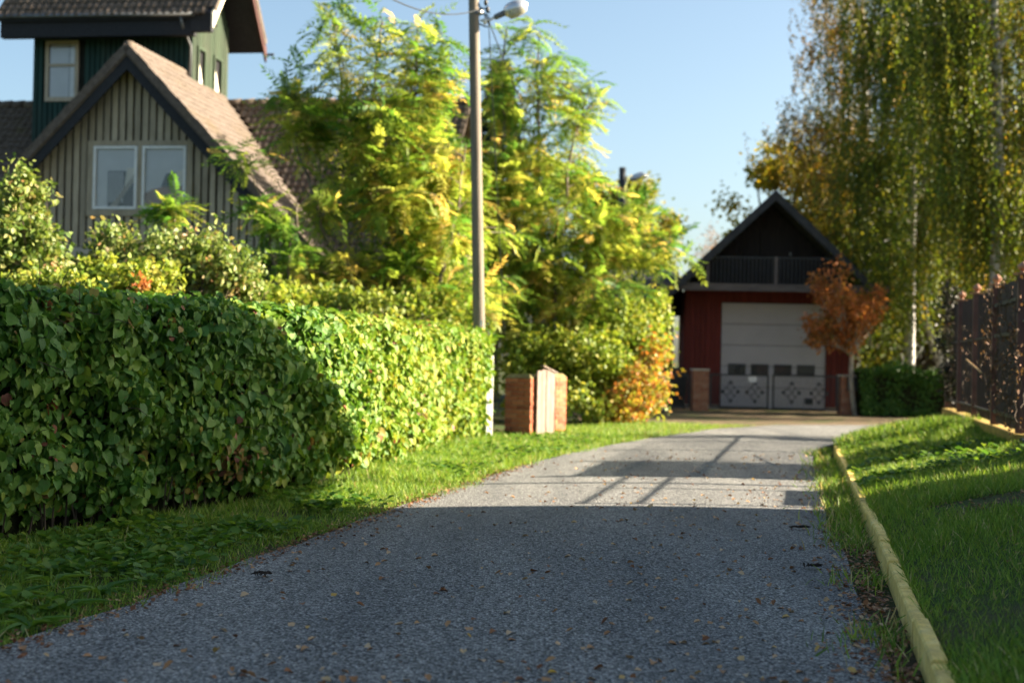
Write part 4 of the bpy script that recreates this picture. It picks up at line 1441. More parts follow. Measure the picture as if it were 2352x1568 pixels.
MB().tube([pl(1158, 30) + ax * k + dnv for k, r_ in prof_l[2:7]], [r_ * .62 for k, r_ in prof_l[2:7]], 12).build('lamp_cover', M_DIFF, pole, smooth=True)
for (px_, py_) in ((1116, 5), (1120, 22), (1114, 48)):
    c = pl(px_, py_)
    MB().tube([c + (0, 0, -.06), c + (0, 0, -.02), c + (0, 0, .02), c + (0, 0, .05)], [.02, .035, .028, .012], 8).build('insulator', M_PORC if py_ > 40 else M_STEEL, pole, smooth=True)
m = MB()
for k in range(7):
    c0 = pl(1092 + random.uniform(0, 8), random.uniform(-5, 30))
    m.tube([c0, pl(1112 + random.uniform(0, 10), random.uniform(0, 45)), pl(1120 + random.uniform(0, 8), random.uniform(10, 60))], .007, 5)
m.build('wiring', M_STEEL, pole)
m = MB().tube([pl(1098, 28), pl(1099, 34)], [.095, .095], 12)
m.build('band', M_ZINC, pole)


def wire(label, p, q, sag, rad=.009, grp='overhead wires'):
    p, q = np.array(p), np.array(q)
    pts = [p + (q - p) * k - np.array((0, 0, sag * 4 * k * (1 - k))) for k in np.linspace(0, 1, 16)]
    return tag(MB().tube(pts, rad, 5).build('overhead_wire', M_STEEL), label, 'wire', grp)


wire('thin dark wire running left from the top of the wooden pole', at(1100, 22, YP), at(700, -150, 14), .35)
wire('black cable hanging down behind the wooden pole through the tree', at(1122, 40, YP + .1), at(1158, 760, YP + 1.2), .0, .008)
wire('pair cable running from the wooden pole down into the tree crown', at(1124, 52, YP + .1), at(1290, 420, YP + 14), .2, .010)

# far lamp post behind the tree
lp = thing('far_lamp_post', 'dark far lamp post standing above the tree crowns', 'lamp post', (*at(1430, 385, 46)[:2], 0))
L0 = np.array((*at(1430, 385, 46)[:2], 0))
MB().tube([(0, 0, -.1), at(1430, 385, 46) - L0], [.13, .11], 10).build('shaft', M_STEEL, lp, smooth=True)
MB().tube([at(1432, 418, 46) - L0, at(1452, 412, 46) - L0, at(1462, 408, 46) - L0], .03, 6).build('bracket', M_STEEL, lp)
MB().tube([at(1448, 414, 46) - L0, at(1458, 409, 46) - L0, at(1474, 404, 46) - L0, at(1488, 403, 46) - L0], [.05, .12, .14, .03], 10).build('lamp_head', M_ALU, lp, smooth=True)

# ------------------------------------------------------------------ fence on the right
M_MAROON = plain('maroon_fence_steel', (0.085, 0.040, 0.036), .55, .4, var=.35, scale=5)
M_SLAT = wood('dark_fence_slats', (0.022, 0.017, 0.018), (0.055, 0.040, 0.040), per=.4)
M_COPPER = plain('copper_finial', (0.30, 0.15, 0.09), .5, .5, metal=.4, var=.2, scale=12)
M_PLINTH = plain('yellow_plinth_paint', (0.33, 0.23, 0.06), .85, .2, var=.3, scale=5, bump=.3)
fence = thing('garden_fence', 'dark slatted fence with maroon posts and copper finials on a yellow plinth', 'fence', (float(fenceX(18)), 18, .4))
FO = np.array(fence.location)
fd = unit(np.array([[.215, 1.0, 0]]))[0]
fn = np.array([fd[1], -fd[0], 0])


def fp(y, off=0.0, z=0.0): return np.array((float(fenceX(y)), y, z)) + fn * off - FO


def fbox(name, y0, y1, o0, o1, z0, z1, mat, parent=None, bevel=0):
    P = [fp(y, o_, z) for z in (z0, z1) for y, o_ in ((y0, o0), (y1, o0), (y1, o1), (y0, o1))]
    return MB().add(P, [(0, 1, 2, 3), (7, 6, 5, 4), (0, 4, 5, 1), (1, 5, 6, 2), (2, 6, 7, 3), (3, 7, 4, 0)]).build(name, mat, parent or fence, bevel=bevel)


FTOP = 2.38
POSTS = [16.55, 18.95, 21.3, 23.55, 25.75]
for a, c in zip([16.4] + POSTS[1:-1], POSTS[1:]):
    fbox('plinth', a, c - .01, -.10, .10, .15, .565, M_PLINTH, bevel=.01)
for y in POSTS:
    pst = fbox('post', y - .05, y + .05, -.055, .055, .57, FTOP + .03, M_MAROON)
    c = fp(y, 0, FTOP + .03)
    MB().box(c + (0, 0, .012), (.17, .17, .024)).build('post_cap', M_COPPER, pst)
    MB().tube([c + (0, 0, .02), c + (0, 0, .045), c + (0, 0, .075), c + (0, 0, .105), c + (0, 0, .135), c + (0, 0, .16)], [.035, .03, .062, .066, .035, .004], 8).build('finial', M_COPPER, pst)
for a, c in zip(POSTS[:-1], POSTS[1:]):
    for z in ((.72, 1.72, 2.12) if a < 18 else (.72, 1.72)):
        fbox('rail', a + .05, c - .05, -.035, -.005, z, z + (.045 if a < 18 else .025), M_STEEL)
    y = a + .07
    while y < c - .10:
        near = a < 18
        fbox('slat', y, y + (.095 if near else .03), .0, .022, .60, FTOP + random.uniform(-.01, .015), M_SLAT)
        y += .112 if near else .115
# open driveway section nearer the camera: two high rails on thin posts over a low panel
op = thing('rail_gate', 'open steel rail gate in the fence beside the neighbouring house', 'gate', (float(fenceX(15)), 15, .4))
OO = np.array(op.location)
def fpo(y, off, z): return np.array((float(fenceX(y)), y, z)) + fn * off - OO
for z, r_ in ((2.10, .017), (1.87, .017), (.5, .03)):
    MB().tube([fpo(13.5, 0, z), fpo(16.45, 0, z)], r_, 6).build('rail', M_STEEL, op)
for y in (13.5, 15.05):
    MB().tube([fpo(y, 0, .35), fpo(y, 0, 2.14)], .035, 6).build('post', M_STEEL, op)
for k in range(14):  # low slats, out of view, added to narrow the lit strip across the lawn
    y = 13.62 + k * .112
    MB().add([fpo(yy, o_, z) for z in (.52, 1.25) for yy, o_ in ((y, -.01), (y + .1, -.01), (y + .1, .01), (y, .01))], [(0, 1, 2, 3), (7, 6, 5, 4), (0, 4, 5, 1), (1, 5, 6, 2), (2, 6, 7, 3), (3, 7, 4, 0)]).build('slat', M_SLAT, op)
# dead creeper on the fence
vine = thing('dead_creeper', 'tangle of dry brown creeper hanging on the slatted fence', 'creeper', (float(fenceX(18)), 18, .5))
VO = np.array(vine.location)
m = MB()
cl = []
for k in range(90):
    y = random.uniform(16.3, 19.6) if k < 70 else random.uniform(19.6, 25.6)
    x0 = np.array((float(fenceX(y)), y, random.uniform(.9, 2.3)))
    pts = [x0 - fn * .06]
    d = rng.normal(0, 1, 3) * [.08, .3, .35]
    for j in range(6):
        d = d * .8 + rng.normal(0, .12, 3) * [.2, 1, 1]
        q = pts[-1] + d * .35
        q[2] = min(max(q[2], .62), 2.38)
        w = float(fenceX(q[1]))
        q[0] = w - random.uniform(.03, .12)
        pts.append(q)
        for _ in range(8):
            cl.append(q + rng.normal(0, .08, 3) * [.35, 1, 1])
    m.tube([p - VO for p in pts], .006, 4, False)
m.build('stems', M_TWIG, vine)['kind'] = 'stuff'
cl = np.array(cl)
cl = cl[rng.uniform(0, 1, len(cl)) < np.where(cl[:, 1] < 19.8, .11, .04)]
n = len(cl)
tag(scatter('foliage', T_LEAF, cl - VO, frames(rng.normal(0, .6, (n, 3)) + [0, 0, -1], rng.normal(0, .8, (n, 3)) - fn), rng.uniform(.025, .06, n), rng.beta(1.6, 2.6, n), M_DEADL, vine), kind='stuff')
# darker evergreen scramble at the far end of the fence
def ellip(px, py, rx, ry, Y, depth=None):
    c = at(px, py, Y)
    k = Y / F_PX
    return (c, np.array((rx * k, depth if depth is not None else (rx + ry) / 2 * k, ry * k)))


def crown_points(els, n, clus, sig, shell=.45, drop=0.0):
    """clumped points filling ellipsoids"""
    vol = np.array([np.prod(r) ** .8 for c, r in els])
    ncl = max(3, int(clus))
    pick_ = rng.choice(len(els), ncl, p=vol / vol.sum())
    d = rand_unit(ncl) * (rng.uniform(0, 1, ncl) ** shell)[:, None]
    cc_ = np.array([els[i][0] for i in pick_]) + d * np.array([els[i][1] for i in pick_])
    w = rng.uniform(.4, 1.6, ncl)
    k = rng.choice(ncl, n, p=w / w.sum())
    P_ = cc_[k] + rng.normal(0, 1, (n, 3)) * sig
    P_[:, 2] -= np.abs(rng.normal(0, drop, n)) if drop else 0
    return P_, cc_, k


def limb(m, a, c, r0, r1, bend=.12, n=5, seg=6):
    a, c = np.array(a, float), np.array(c, float)
    L = np.linalg.norm(c - a)
    off = rng.normal(0, bend * L, 3) * [1, 1, .3]
    up = np.array((0, 0, .10 * L))
    pts = [a + (c - a) * k + (off * math.sin(math.pi * k) + up * math.sin(math.pi * k)) * .6 for k in np.linspace(0, 1, seg)]
    m.tube(pts, list(np.linspace(r0, r1, seg)), n, False)
    return pts


def leafy(name, label, cat, base, els, n, clus, sig, size, mat, tint=(2, 2), trunk_r=.08, tmpl=None, bark=None, fork=.35, shell=.45, limbs=26, group=None, drop=0., droop=.3, crown_name='crown', tbias=None, trunk_name='trunk', top=None):
    base = np.array(base, float)
    t_ = thing(name, label, cat, base, 0, group)
    P_, cc_, k = crown_points(els, n, clus, sig, shell, drop)
    cen = np.mean([c for c, r in els], 0) if top is None else np.array(top)
    m = MB()
    fk = base + (cen - base) * fork
    pts = limb(m, (0, 0, -.1), fk - base, trunk_r, trunk_r * .75, .05, 8)
    for c in cc_[rng.permutation(len(cc_))[:limbs]]:
        limb(m, fk - base + rng.normal(0, .03, 3), c - base, trunk_r * rng.uniform(.25, .5), trunk_r * .08, .12, 5)
    m.build(trunk_name, bark or M_BARK, t_, smooth=True)
    nn = rand_unit(n) + [0, 0, .8]
    tip = rand_unit(n) + [0, 0, -droop] + (P_ - cc_[k]) * .8
    tt_ = rng.beta(*tint, n)
    tt_ = np.clip(tt_ + rng.normal(0, .12, len(cc_))[k], 0, 1)
    if tbias is not None:
        tt_ = np.clip(tt_ + tbias(P_), 0, 1)
    o = scatter(crown_name, tmpl or T_DIA, P_ - base, frames(tip, nn), size * rng.uniform(.6, 1.4, n), tt_, mat, t_)
    o['kind'] = 'stuff'
    return t_


leafy('dark_scrambler', 'dark twiggy climber heaped over the far end of the fence', 'climber', (7.85, 25.4, .3), [ellip(2180, 770, 22, 110, 25.2, .4), ellip(2205, 870, 30, 60, 24.6, .3)], 2600, 60, .09, .07, leaf_mat('dark_climber_leaf', [(0, (.012, .012, .010)), (.6, (.03, .028, .016)), (1, (.05, .075, .02))], .2), trunk_r=.02, limbs=30)
tag(MB().tube([at(2214, 825, 20.6) - [0, .1, 0], at(2272, 856, 18.6) - [.1, 0, 0]], .012, 6).build('bamboo_cane', plain('dry_cane', (.42, .26, .12), .7, .3)), 'dry cane leaning across the slatted fence', 'cane')

# ------------------------------------------------------------------ neighbouring house on the right: its gable roof shades the lane
nb = thing('neighbour_house', 'neighbouring house beside the lane, its roof shading the road', 'house', (9.0, 9.6, 0))
def NP(x, y, z): return (x - 9.0, y - 9.6, z)
MB().span(NP(9.0, 3.6, 0), NP(17.5, 13.83, 4.7)).build('wall', M_PLASTER, nb)
MB().prism([NP(9.02, 3.6, 4.69), NP(9.02, 13.83, 4.69), NP(9.02, 13.83, 6.45), NP(9.02, 9.0, 9.7), NP(9.02, 3.6, 6.1)], (8.4, 0, 0)).build('gable', M_GREYBOARD, nb)
for y1, z1, x0, x1 in ((14.0, 6.625, 9.55, 17.9), (1.7, 5.05, 8.7, 17.9)):
    MB().prism([NP(x0, 9.0, 10.05), NP(x1, 9.0, 10.05), NP(x1, y1, z1), NP(x0, y1, z1)], (0, 0, -.16)).build('roof', M_TILE, nb)
MB().prism([NP(9.05, 13.84, 4.93), NP(9.05, 16.1, 4.93), NP(9.05, 16.25, 5.02), NP(9.05, 13.84, 6.55)], (.08, 0, 0)).build('hedge_shade_panel', M_GREYBOARD, nb)  # unseen panel added so the shadow on the hedge reaches its foot
MB().prism([NP(8.7, 9.0, 10.05), NP(9.54, 9.0, 10.05), NP(9.54, 16.3, 5.05), NP(8.7, 16.3, 5.05)], (0, 0, -.16)).build('shade_front_roof', M_TILE, nb)  # unseen roof strip, shaped thin to shade the hedge and leave the lane lit
for y in (5.6, 8.8, 12.0):
    w_ = MB().span(NP(8.93, y - .55, 1.1), NP(9.02, y + .55, 2.5)).build('window', M_WHITE, nb)
    MB().span(NP(8.915, y - .47, 1.18), NP(8.925, y + .47, 2.42)).build('pane', M_GLASS, w_)
for y in (16.15,):
    for x in (9.1,):
        MB().span(NP(x - .05, y - .05, .4), NP(x + .05, y + .05, 4.98)).build('porch_post', M_GREYBOARD, nb)
# ------------------------------------------------------------------ pinnate trees
FRONDS = [t_frond(8, .55, 1), t_frond(7, .8, 2), t_frond(9, .35, 3), t_frond(8, .95, 4)]
ME_FROND = [np_mesh('leaf', T[0], T[1], M_WALNUT, np.zeros(len(T[0]))) for T in FRONDS]


def pinnate(name, label, base, stems, els, branches, size, singles, green=0.0, group=None, sr=.055, shoots=()):
    """stems carry branches, branches carry alternate feathery leaves and end in a tuft"""
    base = np.array(base, float)
    t_ = thing(name, label, 'tree', base, 0, group)
    vol = np.array([np.prod(r) ** .75 for c, r in els])
    k = rng.choice(len(els), branches, p=vol / vol.sum())
    d = rand_unit(branches) * (rng.uniform(0, 1, branches) ** .42)[:, None]
    C0 = np.array([els[i][0] for i in k]) + d * np.array([els[i][1] for i in k])
    outer = np.linalg.norm(d, axis=1)
    cen = np.mean([c for c, r in els], 0)
    C0 = np.concatenate([C0, np.array(shoots).reshape(-1, 3)])
    outer = np.concatenate([outer, np.ones(len(shoots))])
    m = MB()
    nodes = []
    for s_ in stems:
        pts = [np.array(p) - base for p in s_]
        fine = []
        for a, c in zip(pts[:-1], pts[1:]):
            for q in np.linspace(0, 1, 6)[:-1]:
                fine.append(a + (c - a) * q + rng.normal(0, .025, 3))
        fine.append(pts[-1])
        m.tube(fine, list(np.linspace(sr, sr * .22, len(fine))), 7, False)
        nodes += fine[4:]
    nodes = np.array(nodes)
    PP, TIP, NN, SS, TT, OUT = [], [], [], [], [], []

    def put(p, tip, sc_, tb, o_):
        PP.append(p); TIP.append(tip); SS.append(sc_); TT.append(tb); OUT.append(o_)

    for i, c in enumerate(C0):
        dd = nodes - (c - base)
        cost = np.linalg.norm(dd, axis=1) + np.where(dd[:, 2] > -.15, 1.5 + dd[:, 2], 0)
        pts = limb(m, nodes[np.argmin(cost)], c - base, .014, .006, .10, 4, 8)
        hgt = np.clip((c[2] - 2.0) / 6.0, 0, 1)
        tone = rng.normal(0, .13) + .33 + .30 * (1 - min(1, outer[i])) - .28 * np.clip(hgt - .5, 0, 1) - green
        bd = unit((pts[-1] - pts[-3])[None])[0]
        for j in range(2, 8):
            if j < 7 and rng.uniform() < .25:
                continue
            nf = 2 if j < 7 else int(rng.integers(5, 8))
            a0 = rng.uniform(0, 6.28)
            for q in range(nf):
                an = a0 + 6.283 * q / nf + rng.normal(0, .35)
                el = rng.normal(-.15 if j < 7 else .25, .45)
                tip = np.array((math.cos(an) * math.cos(el), math.sin(an) * math.cos(el), math.sin(el))) + bd * .35
                put(pts[j] + rng.normal(0, .03, 3), tip, size * rng.uniform(.55, 1.2), np.clip(tone + rng.normal(0, .17) + (.10 if j < 6 else -.14), 0, 1) if rng.uniform() > .05 else .98, outer[i] + .1 * (j == 7) - .25 * (c[1] - cen[1]))
    m.build('trunk', M_BARK, t_, smooth=True)
    PP, TIP, SS, TT, OUT = [np.array(a) for a in (PP, TIP, SS, TT, OUT)]
    RR = frames(TIP, np.tile([0, 0, 1.0], (len(PP), 1)) + rng.normal(0, .38, (len(PP), 3)))
    order_ = np.argsort(-OUT)
    for j, i in enumerate(order_[:singles]):
        M = Matrix.Translation(Vector(PP[i])) @ Matrix(RR[i].tolist()).to_4x4() @ Matrix.Scale(SS[i], 4)
        o = inst('leaf', ME_FROND[j % 4], t_, M)
        o.color = (1 - TT[i], 1, 1, 1)
    rr = order_[singles:]
    o = join_scatter('crown', [(FRONDS[j], PP[rr[j::4]], RR[rr[j::4]], SS[rr[j::4]], TT[rr[j::4]]) for j in range(4)], M_WALNUT, t_, False)
    o['kind'] = 'stuff'
    return t_


YA = 25.5
b0 = np.array((*at(960, 760, YA)[:2], 0))
pinnate('pinnate_tree', 'tall yellow green tree with feathery leaves left of the wooden pole', b0,
        [[b0, at(930, 640, YA), at(870, 430, YA), at(790, 230, YA + .3), at(765, 40, YA + .2)],
         [b0 + [.25, .2, 0], at(975, 620, YA + .4), at(950, 420, YA + .5), at(945, 220, YA), at(960, 70, YA)],
         [b0 + [-.3, 0, 0], at(860, 700, YA - .3), at(740, 520, YA - .5), at(680, 330, YA - .3), at(665, 230, YA)],
         [b0 + [.3, .1, 0], at(1010, 640, YA - .4), at(1050, 480, YA - .2), at(1070, 330, YA)],
         [b0 + [0, .3, 0], at(900, 600, YA + .6), at(830, 400, YA + .7), at(860, 200, YA + .6), at(880, 50, YA + .4)]],
        [ellip(780, 150, 70, 110, YA, .7), ellip(900, 150, 85, 100, YA, .9), ellip(1000, 210, 55, 90, YA, .6), ellip(715, 270, 55, 80, YA, .6), ellip(900, 320, 170, 110, YA, 1.2), ellip(830, 470, 120, 130, YA, 1.1), ellip(980, 480, 130, 160, YA, 1.3), ellip(790, 640, 210, 80, YA - .4, 1.1), ellip(1000, 660, 130, 90, YA, 1.2), ellip(1020, 720, 110, 50, YA - .6, .8), ellip(1065, 430, 60, 170, YA + .8, .7), ellip(1130, 610, 70, 120, YA + 1.2, .7)],
        205, .58, 160, shoots=[at(775, 25, YA), at(875, 35, YA), at(960, 60, YA), at(655, 210, YA), at(640, 250, YA), at(1020, 90, YA), at(820, 60, YA), at(745, 70, YA + .3), at(930, 100, YA - .3), at(990, 140, YA), at(690, 160, YA), at(1045, 180, YA)], group='pinnate leaved trees')
YB = 30.2
b1 = np.array((*at(1210, 820, YB)[:2], 0))
pinnate('pinnate_tree', 'yellow green tree with feathery leaves right of the wooden pole', b1,
        [[b1, at(1195, 600, YB), at(1160, 350, YB), at(1150, 150, YB), at(1165, 60, YB)],
         [b1 + [.2, .2, 0], at(1230, 560, YB + .3), at(1240, 330, YB + .2), at(1235, 150, YB), at(1240, 70, YB)],
         [b1 + [.3, 0, 0], at(1290, 560, YB - .3), at(1310, 350, YB - .2), at(1350, 220, YB)],
         [b1 + [.3, .2, 0], at(1330, 640, YB), at(1430, 520, YB), at(1540, 560, YB - .2)],
         [b1 + [-.1, .2, 0], at(1150, 640, YB + .4), at(1130, 420, YB + .3), at(1125, 260, YB)]],
        [ellip(1150, 190, 35, 110, YB, .6), ellip(1240, 190, 60, 100, YB, .7), ellip(1310, 290, 50, 80, YB, .6), ellip(1200, 390, 110, 100, YB, 1.2), ellip(1290, 500, 150, 110, YB, 1.3), ellip(1190, 580, 120, 120, YB, 1.2), ellip(1420, 530, 80, 90, YB, .9), ellip(1520, 590, 62, 38, YB - .3, .5), ellip(1320, 650, 180, 90, YB - .2, 1.2), ellip(1200, 760, 80, 90, YB - .6, .8), ellip(1085, 430, 55, 160, YB, .9), ellip(1095, 640, 60, 110, YB, .9)],
        215, .58, 140, shoots=[at(1225, 60, YB), at(1170, 110, YB), at(1260, 140, YB), at(1355, 190, YB), at(1340, 260, YB), at(1565, 590, YB - .4), at(1200, 80, YB), at(1290, 130, YB), at(1310, 190, YB), at(1130, 150, YB), at(1375, 230, YB), at(1480, 470, YB), at(1540, 540, YB)], group='pinnate leaved trees')
YC = 24.2
b2 = np.array((*at(640, 760, YC)[:2], 0))
pinnate('pinnate_tree', 'smaller greener tree with feathery leaves against the grey gable', b2,
        [[b2, at(640, 640, YC), at(610, 500, YC), at(570, 380, YC)], [b2 + [.1, .1, 0], at(660, 600, YC), at(690, 480, YC), at(640, 420, YC)]],
        [ellip(570, 380, 36, 24, YC, .25), ellip(620, 500, 40, 50, YC, .4), ellip(655, 610, 60, 60, YC, .5), ellip(640, 680, 80, 36, YC, .5)],
        20, .46, 40, green=.26, shoots=[at(545, 345, YC), at(520, 370, YC), at(600, 360, YC)], group='pinnate leaved trees', sr=.04)
YD = 19.8
b3 = np.array((*at(415, 760, YD)[:2], 0))
pinnate('pinnate_sapling', 'slim green sapling with feathery leaves in front of the gable window', b3,
        [[b3, at(415, 620, YD), at(405, 480, YD)]], [ellip(395, 490, 45, 35, YD, .3), ellip(410, 560, 45, 40, YD, .3)],
        6, .38, 12, green=.42, shoots=[at(400, 455, YD)], sr=.02)

# ------------------------------------------------------------------ shrubs between hedge and house
leafy('garden_shrub', 'tall pale leaved shrub at the picture edge beside the gable', 'shrub', (*at(40, 800, 17.5)[:2], 0), [ellip(20, 560, 110, 90, 17.5, .7), ellip(60, 460, 60, 55, 17.5, .4), ellip(45, 405, 18, 30, 17.5, .15), ellip(110, 600, 70, 60, 17.5, .6)],
      6500, 170, .075, .075, M_PALEL, (1.8, 2.0), .035, T_LEAF, M_TWIG, .45, limbs=60, crown_name='foliage', trunk_name='stems')
leafy('garden_shrub', 'broad pale shrub with pinkish leaves below the grey gable', 'shrub', (*at(430, 800, 18.5)[:2], 0), [ellip(300, 610, 130, 65, 18.5, .7), ellip(430, 600, 110, 70, 18.5, .7), ellip(520, 630, 70, 60, 18.5, .6), ellip(495, 540, 14, 40, 18.5, .12), ellip(270, 550, 50, 28, 18.5, .3), ellip(570, 640, 30, 60, 18.5, .3)],
      8500, 230, .075, .075, M_PALEL, (1.8, 1.9), .035, T_LEAF, M_TWIG, .45, limbs=80, crown_name='foliage', trunk_name='stems')
leafy('lime_shrub', 'bright lime green shrub just behind the hedge top', 'shrub', (*at(280, 820, 16.3)[:2], 0), [ellip(150, 660, 150, 40, 16.2, .5), ellip(320, 650, 130, 45, 16.4, .5), ellip(240, 620, 60, 30, 16.3, .3)],
      4200, 130, .06, .07, M_LIMEL, (2, 2), .02, T_LEAF, M_TWIG, .5, limbs=70, crown_name='foliage', trunk_name='stems')
leafy('lime_shrub', 'yellow green shrub behind the hedge under the feathery trees', 'shrub', (*at(690, 820, 21)[:2], 0), [ellip(640, 690, 90, 40, 21, .6), ellip(800, 700, 120, 36, 23, .6), ellip(960, 710, 120, 40, 24.5, .6)],
      5200, 120, .09, .09, M_LIMEL, (2, 2.4), .02, T_LEAF, M_TWIG, .5, limbs=50, crown_name='foliage', trunk_name='stems')
leafy('red_leaf_spray', 'small spray of red leaves in front of the pale shrub', 'shrub', (*at(325, 800, 15.6)[:2], 0), [ellip(325, 645, 16, 16, 15.6, .08), ellip(318, 670, 12, 12, 15.6, .06)],
      90, 10, .03, .05, M_REDL, (4, 2), .008, T_LEAF, M_TWIG, .6, limbs=6, crown_name='foliage', trunk_name='stems')
# shrubs past the brick pillars
leafy('yellow_shrub', 'big yellow green shrub arching over behind the brick pillars', 'shrub', (*gnd(1400, 962)[:2], 0), [ellip(1330, 830, 110, 100, 29.5, 1.1), ellip(1430, 760, 100, 90, 30.5, 1.1), ellip(1500, 720, 45, 50, 31, .6), ellip(1400, 900, 100, 70, 30.5, .9), ellip(1340, 930, 60, 40, 28.5, .5), ellip(1230, 800, 70, 70, 29.5, .8), ellip(1210, 880, 60, 90, 29, .7)],
      17000, 330, .13, .10, M_LIMEL, (2, 2.2), .04, T_LEAF, M_TWIG, .3, limbs=110, crown_name='foliage', trunk_name='stems', drop=.08)
leafy('orange_shrub', 'orange and rust coloured shrub between the brick pillars and the garage', 'shrub', (*at(1450, 900, 28.9)[:2], 0), [ellip(1450, 885, 58, 66, 29.3, .6), ellip(1506, 815, 24, 44, 29.8, .35), ellip(1420, 925, 46, 34, 28.8, .4), ellip(1490, 900, 40, 50, 29.5, .4)],
      3300, 120, .15, .095, M_ORANGEL, (1.5, 1.4), .03, T_LEAF, M_TWIG, .35, limbs=50, crown_name='foliage', trunk_name='stems', drop=.05)
leafy('orange_tuft', 'low orange leaved tuft at the foot of the arched pier', 'shrub', (*gnd(1478, 948)[:2], 0), [ellip(1476, 938, 16, 9, 35.8, .2)],
      260, 16, .05, .07, M_ORANGEL, (3, 2), .01, T_LEAF, M_TWIG, .5, limbs=8, crown_name='foliage', trunk_name='stems')

# ------------------------------------------------------------------ small rust red tree before the garage
rb = np.array((*gnd(1966, 953)[:2], 0))
leafy('rust_red_tree', 'small rust red tree standing beside the mailbox pier', 'tree', rb, [ellip(1905, 640, 36, 45, 36.4, .5), ellip(1930, 710, 62, 60, 36.4, .8), ellip(1872, 745, 36, 40, 36.4, .5), ellip(1965, 740, 45, 60, 36.4, .7), ellip(1905, 775, 55, 30, 36.4, .6), ellip(2000, 690, 30, 50, 36.6, .5)],
      4800, 110, .105, .095, M_REDL, (1.9, 1.9), .075, T_LEAF, plain('pale_grey_bark', (.30, .27, .23), .85, .25, var=.35, scale=8), .56, limbs=45, droop=.5, top=at(1950, 700, 36.4), tbias=lambda P_: np.clip((P_[:, 2] - 2.6) * .12, -.15, .2))


# ------------------------------------------------------------------ birches
def birch(name, label, trunk, rad, limbs_, n_str, per, mat, sigma=1.0, tint=(2, 2), Lr=(.8, 2.4), group='birches on the right', size=.075, bark=None, tone=None, clear=lambda z: 0 * z):
    base = np.array((trunk[0][0], trunk[0][1], 0.0))
    t_ = thing(name, label, 'tree', base, 0, group)
    m = MB()
    pts = []
    for a, c in zip(trunk[:-1], trunk[1:]):
        for q in np.linspace(0, 1, 5)[:-1]:
            pts.append(np.array(a) + (np.array(c) - np.array(a)) * q + rng.normal(0, .02, 3) - base)
    pts.append(np.array(trunk[-1]) - base)
    m.tube(pts, list(np.linspace(rad, rad * .18, len(pts))), 10, False)
    m.build('trunk', bark or M_BIRCH, t_, smooth=True)
    mb = MB()
    seeds = []
    for (a, c) in limbs_:
        pp = limb(mb, np.array(a) - base, np.array(c) - base, rad * .38, rad * .07, .06, 6, 9)
        pp = np.array(pp)
        seeds += [pp[i] for i in range(2, 9)]
    mb.build('branches', bark or M_BIRCH, t_, smooth=True)
    seeds = np.array(seeds)
    k = rng.integers(0, len(seeds), n_str)
    S0 = seeds[k] + rng.normal(0, .38 * sigma, (n_str, 3)) * [1, 1, .6]
    tone_k = rng.normal(0, .16, len(seeds))
    L = rng.uniform(*Lr, n_str)
    drift = rng.normal(0, .22, (n_str, 2))
    u_ = np.tile(np.linspace(0.02, 1, per), n_str)
    sidx = np.repeat(np.arange(n_str), per)
    n_ = len(u_)
    P_ = S0[sidx] + np.stack([drift[sidx, 0] * u_ + rng.normal(0, .06, n_), drift[sidx, 1] * u_ + rng.normal(0, .06, n_), .18 * np.sin(u_ * 2.2) - L[sidx] * u_], -1)
    tx = np.interp(P_[:, 2], [p[2] for p in pts], [p[0] for p in pts])
    ok = (P_[:, 2] > 1.0) & ~((np.abs(P_[:, 0] - tx) < rad * 1.5 + .15) & (P_[:, 1] < .2) & (rng.uniform(0, 1, n_) < clear(P_[:, 2])))
    P_, sidx = P_[ok], sidx[ok]
    n_ = len(P_)
    tip = np.stack([rng.normal(0, .5, n_), rng.normal(0, .5, n_), np.full(n_, -1.0)], -1)
    tt_ = np.clip((rng.beta(*tint, n_) - .5) * .45 + .40 + tone_k[k][sidx] + rng.normal(0, .12, n_str)[sidx], 0, 1)
    if tone is not None:
        tt_ = np.clip(tt_ + tone(P_ + base), 0, 1)
    o = scatter('crown', T_DIA, P_, frames(tip, rand_unit(n_)), size * rng.uniform(.7, 1.35, n_), tt_, mat, t_)
    o['kind'] = 'stuff'
    m = MB()
    for i in range(0, n_str, 5):
        a = S0[i]
        c = a + np.array((drift[i, 0], drift[i, 1], -L[i]))
        if c[2] > .9:
            m.tube([a, (a + c) / 2 + [0, 0, .08], c], [.006, .004, .002], 3, False)
    m.build('twigs', M_TWIG, t_)['kind'] = 'stuff'
    return t_


Y1, Y2, Y3 = 39.6, 34.5, 41.5
c1 = at(2090, 850, Y1)
def fan(tr, Y, spec): return [(at(*a, Y), at(*c, Y + dy)) for a, c, dy in spec]
birch('birch_tree', 'slender white birch behind the clipped hedge with hanging green foliage', [np.array((c1[0], Y1, 0)), at(2092, 600, Y1), at(2097, 380, Y1), at(2110, 150, Y1), at(2120, -150, Y1)], .15,
      fan(None, Y1, [((2097, 380), (1990, 250), -.5), ((2100, 330), (2190, 220), .6), ((2104, 250), (1960, 120), .6), ((2106, 200), (2200, 90), -.6), ((2110, 150), (1990, 20), -.4), ((2112, 100), (2210, -30), .4), ((2114, 50), (2000, -90), .3), ((2097, 420), (1980, 380), 1.0), ((2096, 450), (2170, 380), -1.0), ((2118, -60), (2060, -180), 0), ((2118, -60), (2180, -180), 0), ((2095, 520), (2020, 480), -.9), ((2095, 520), (2150, 470), .9), ((2095, 560), (2020, 560), -1.6), ((2095, 600), (2050, 600), -1.4)]),
      2100, 38, M_BIRCHL, 1.6, (2, 1.8), (.9, 3.4), size=.078, clear=lambda z: np.clip((7.6 - z) / 1.5, 0, .97))
c2 = at(2300, 800, Y2)
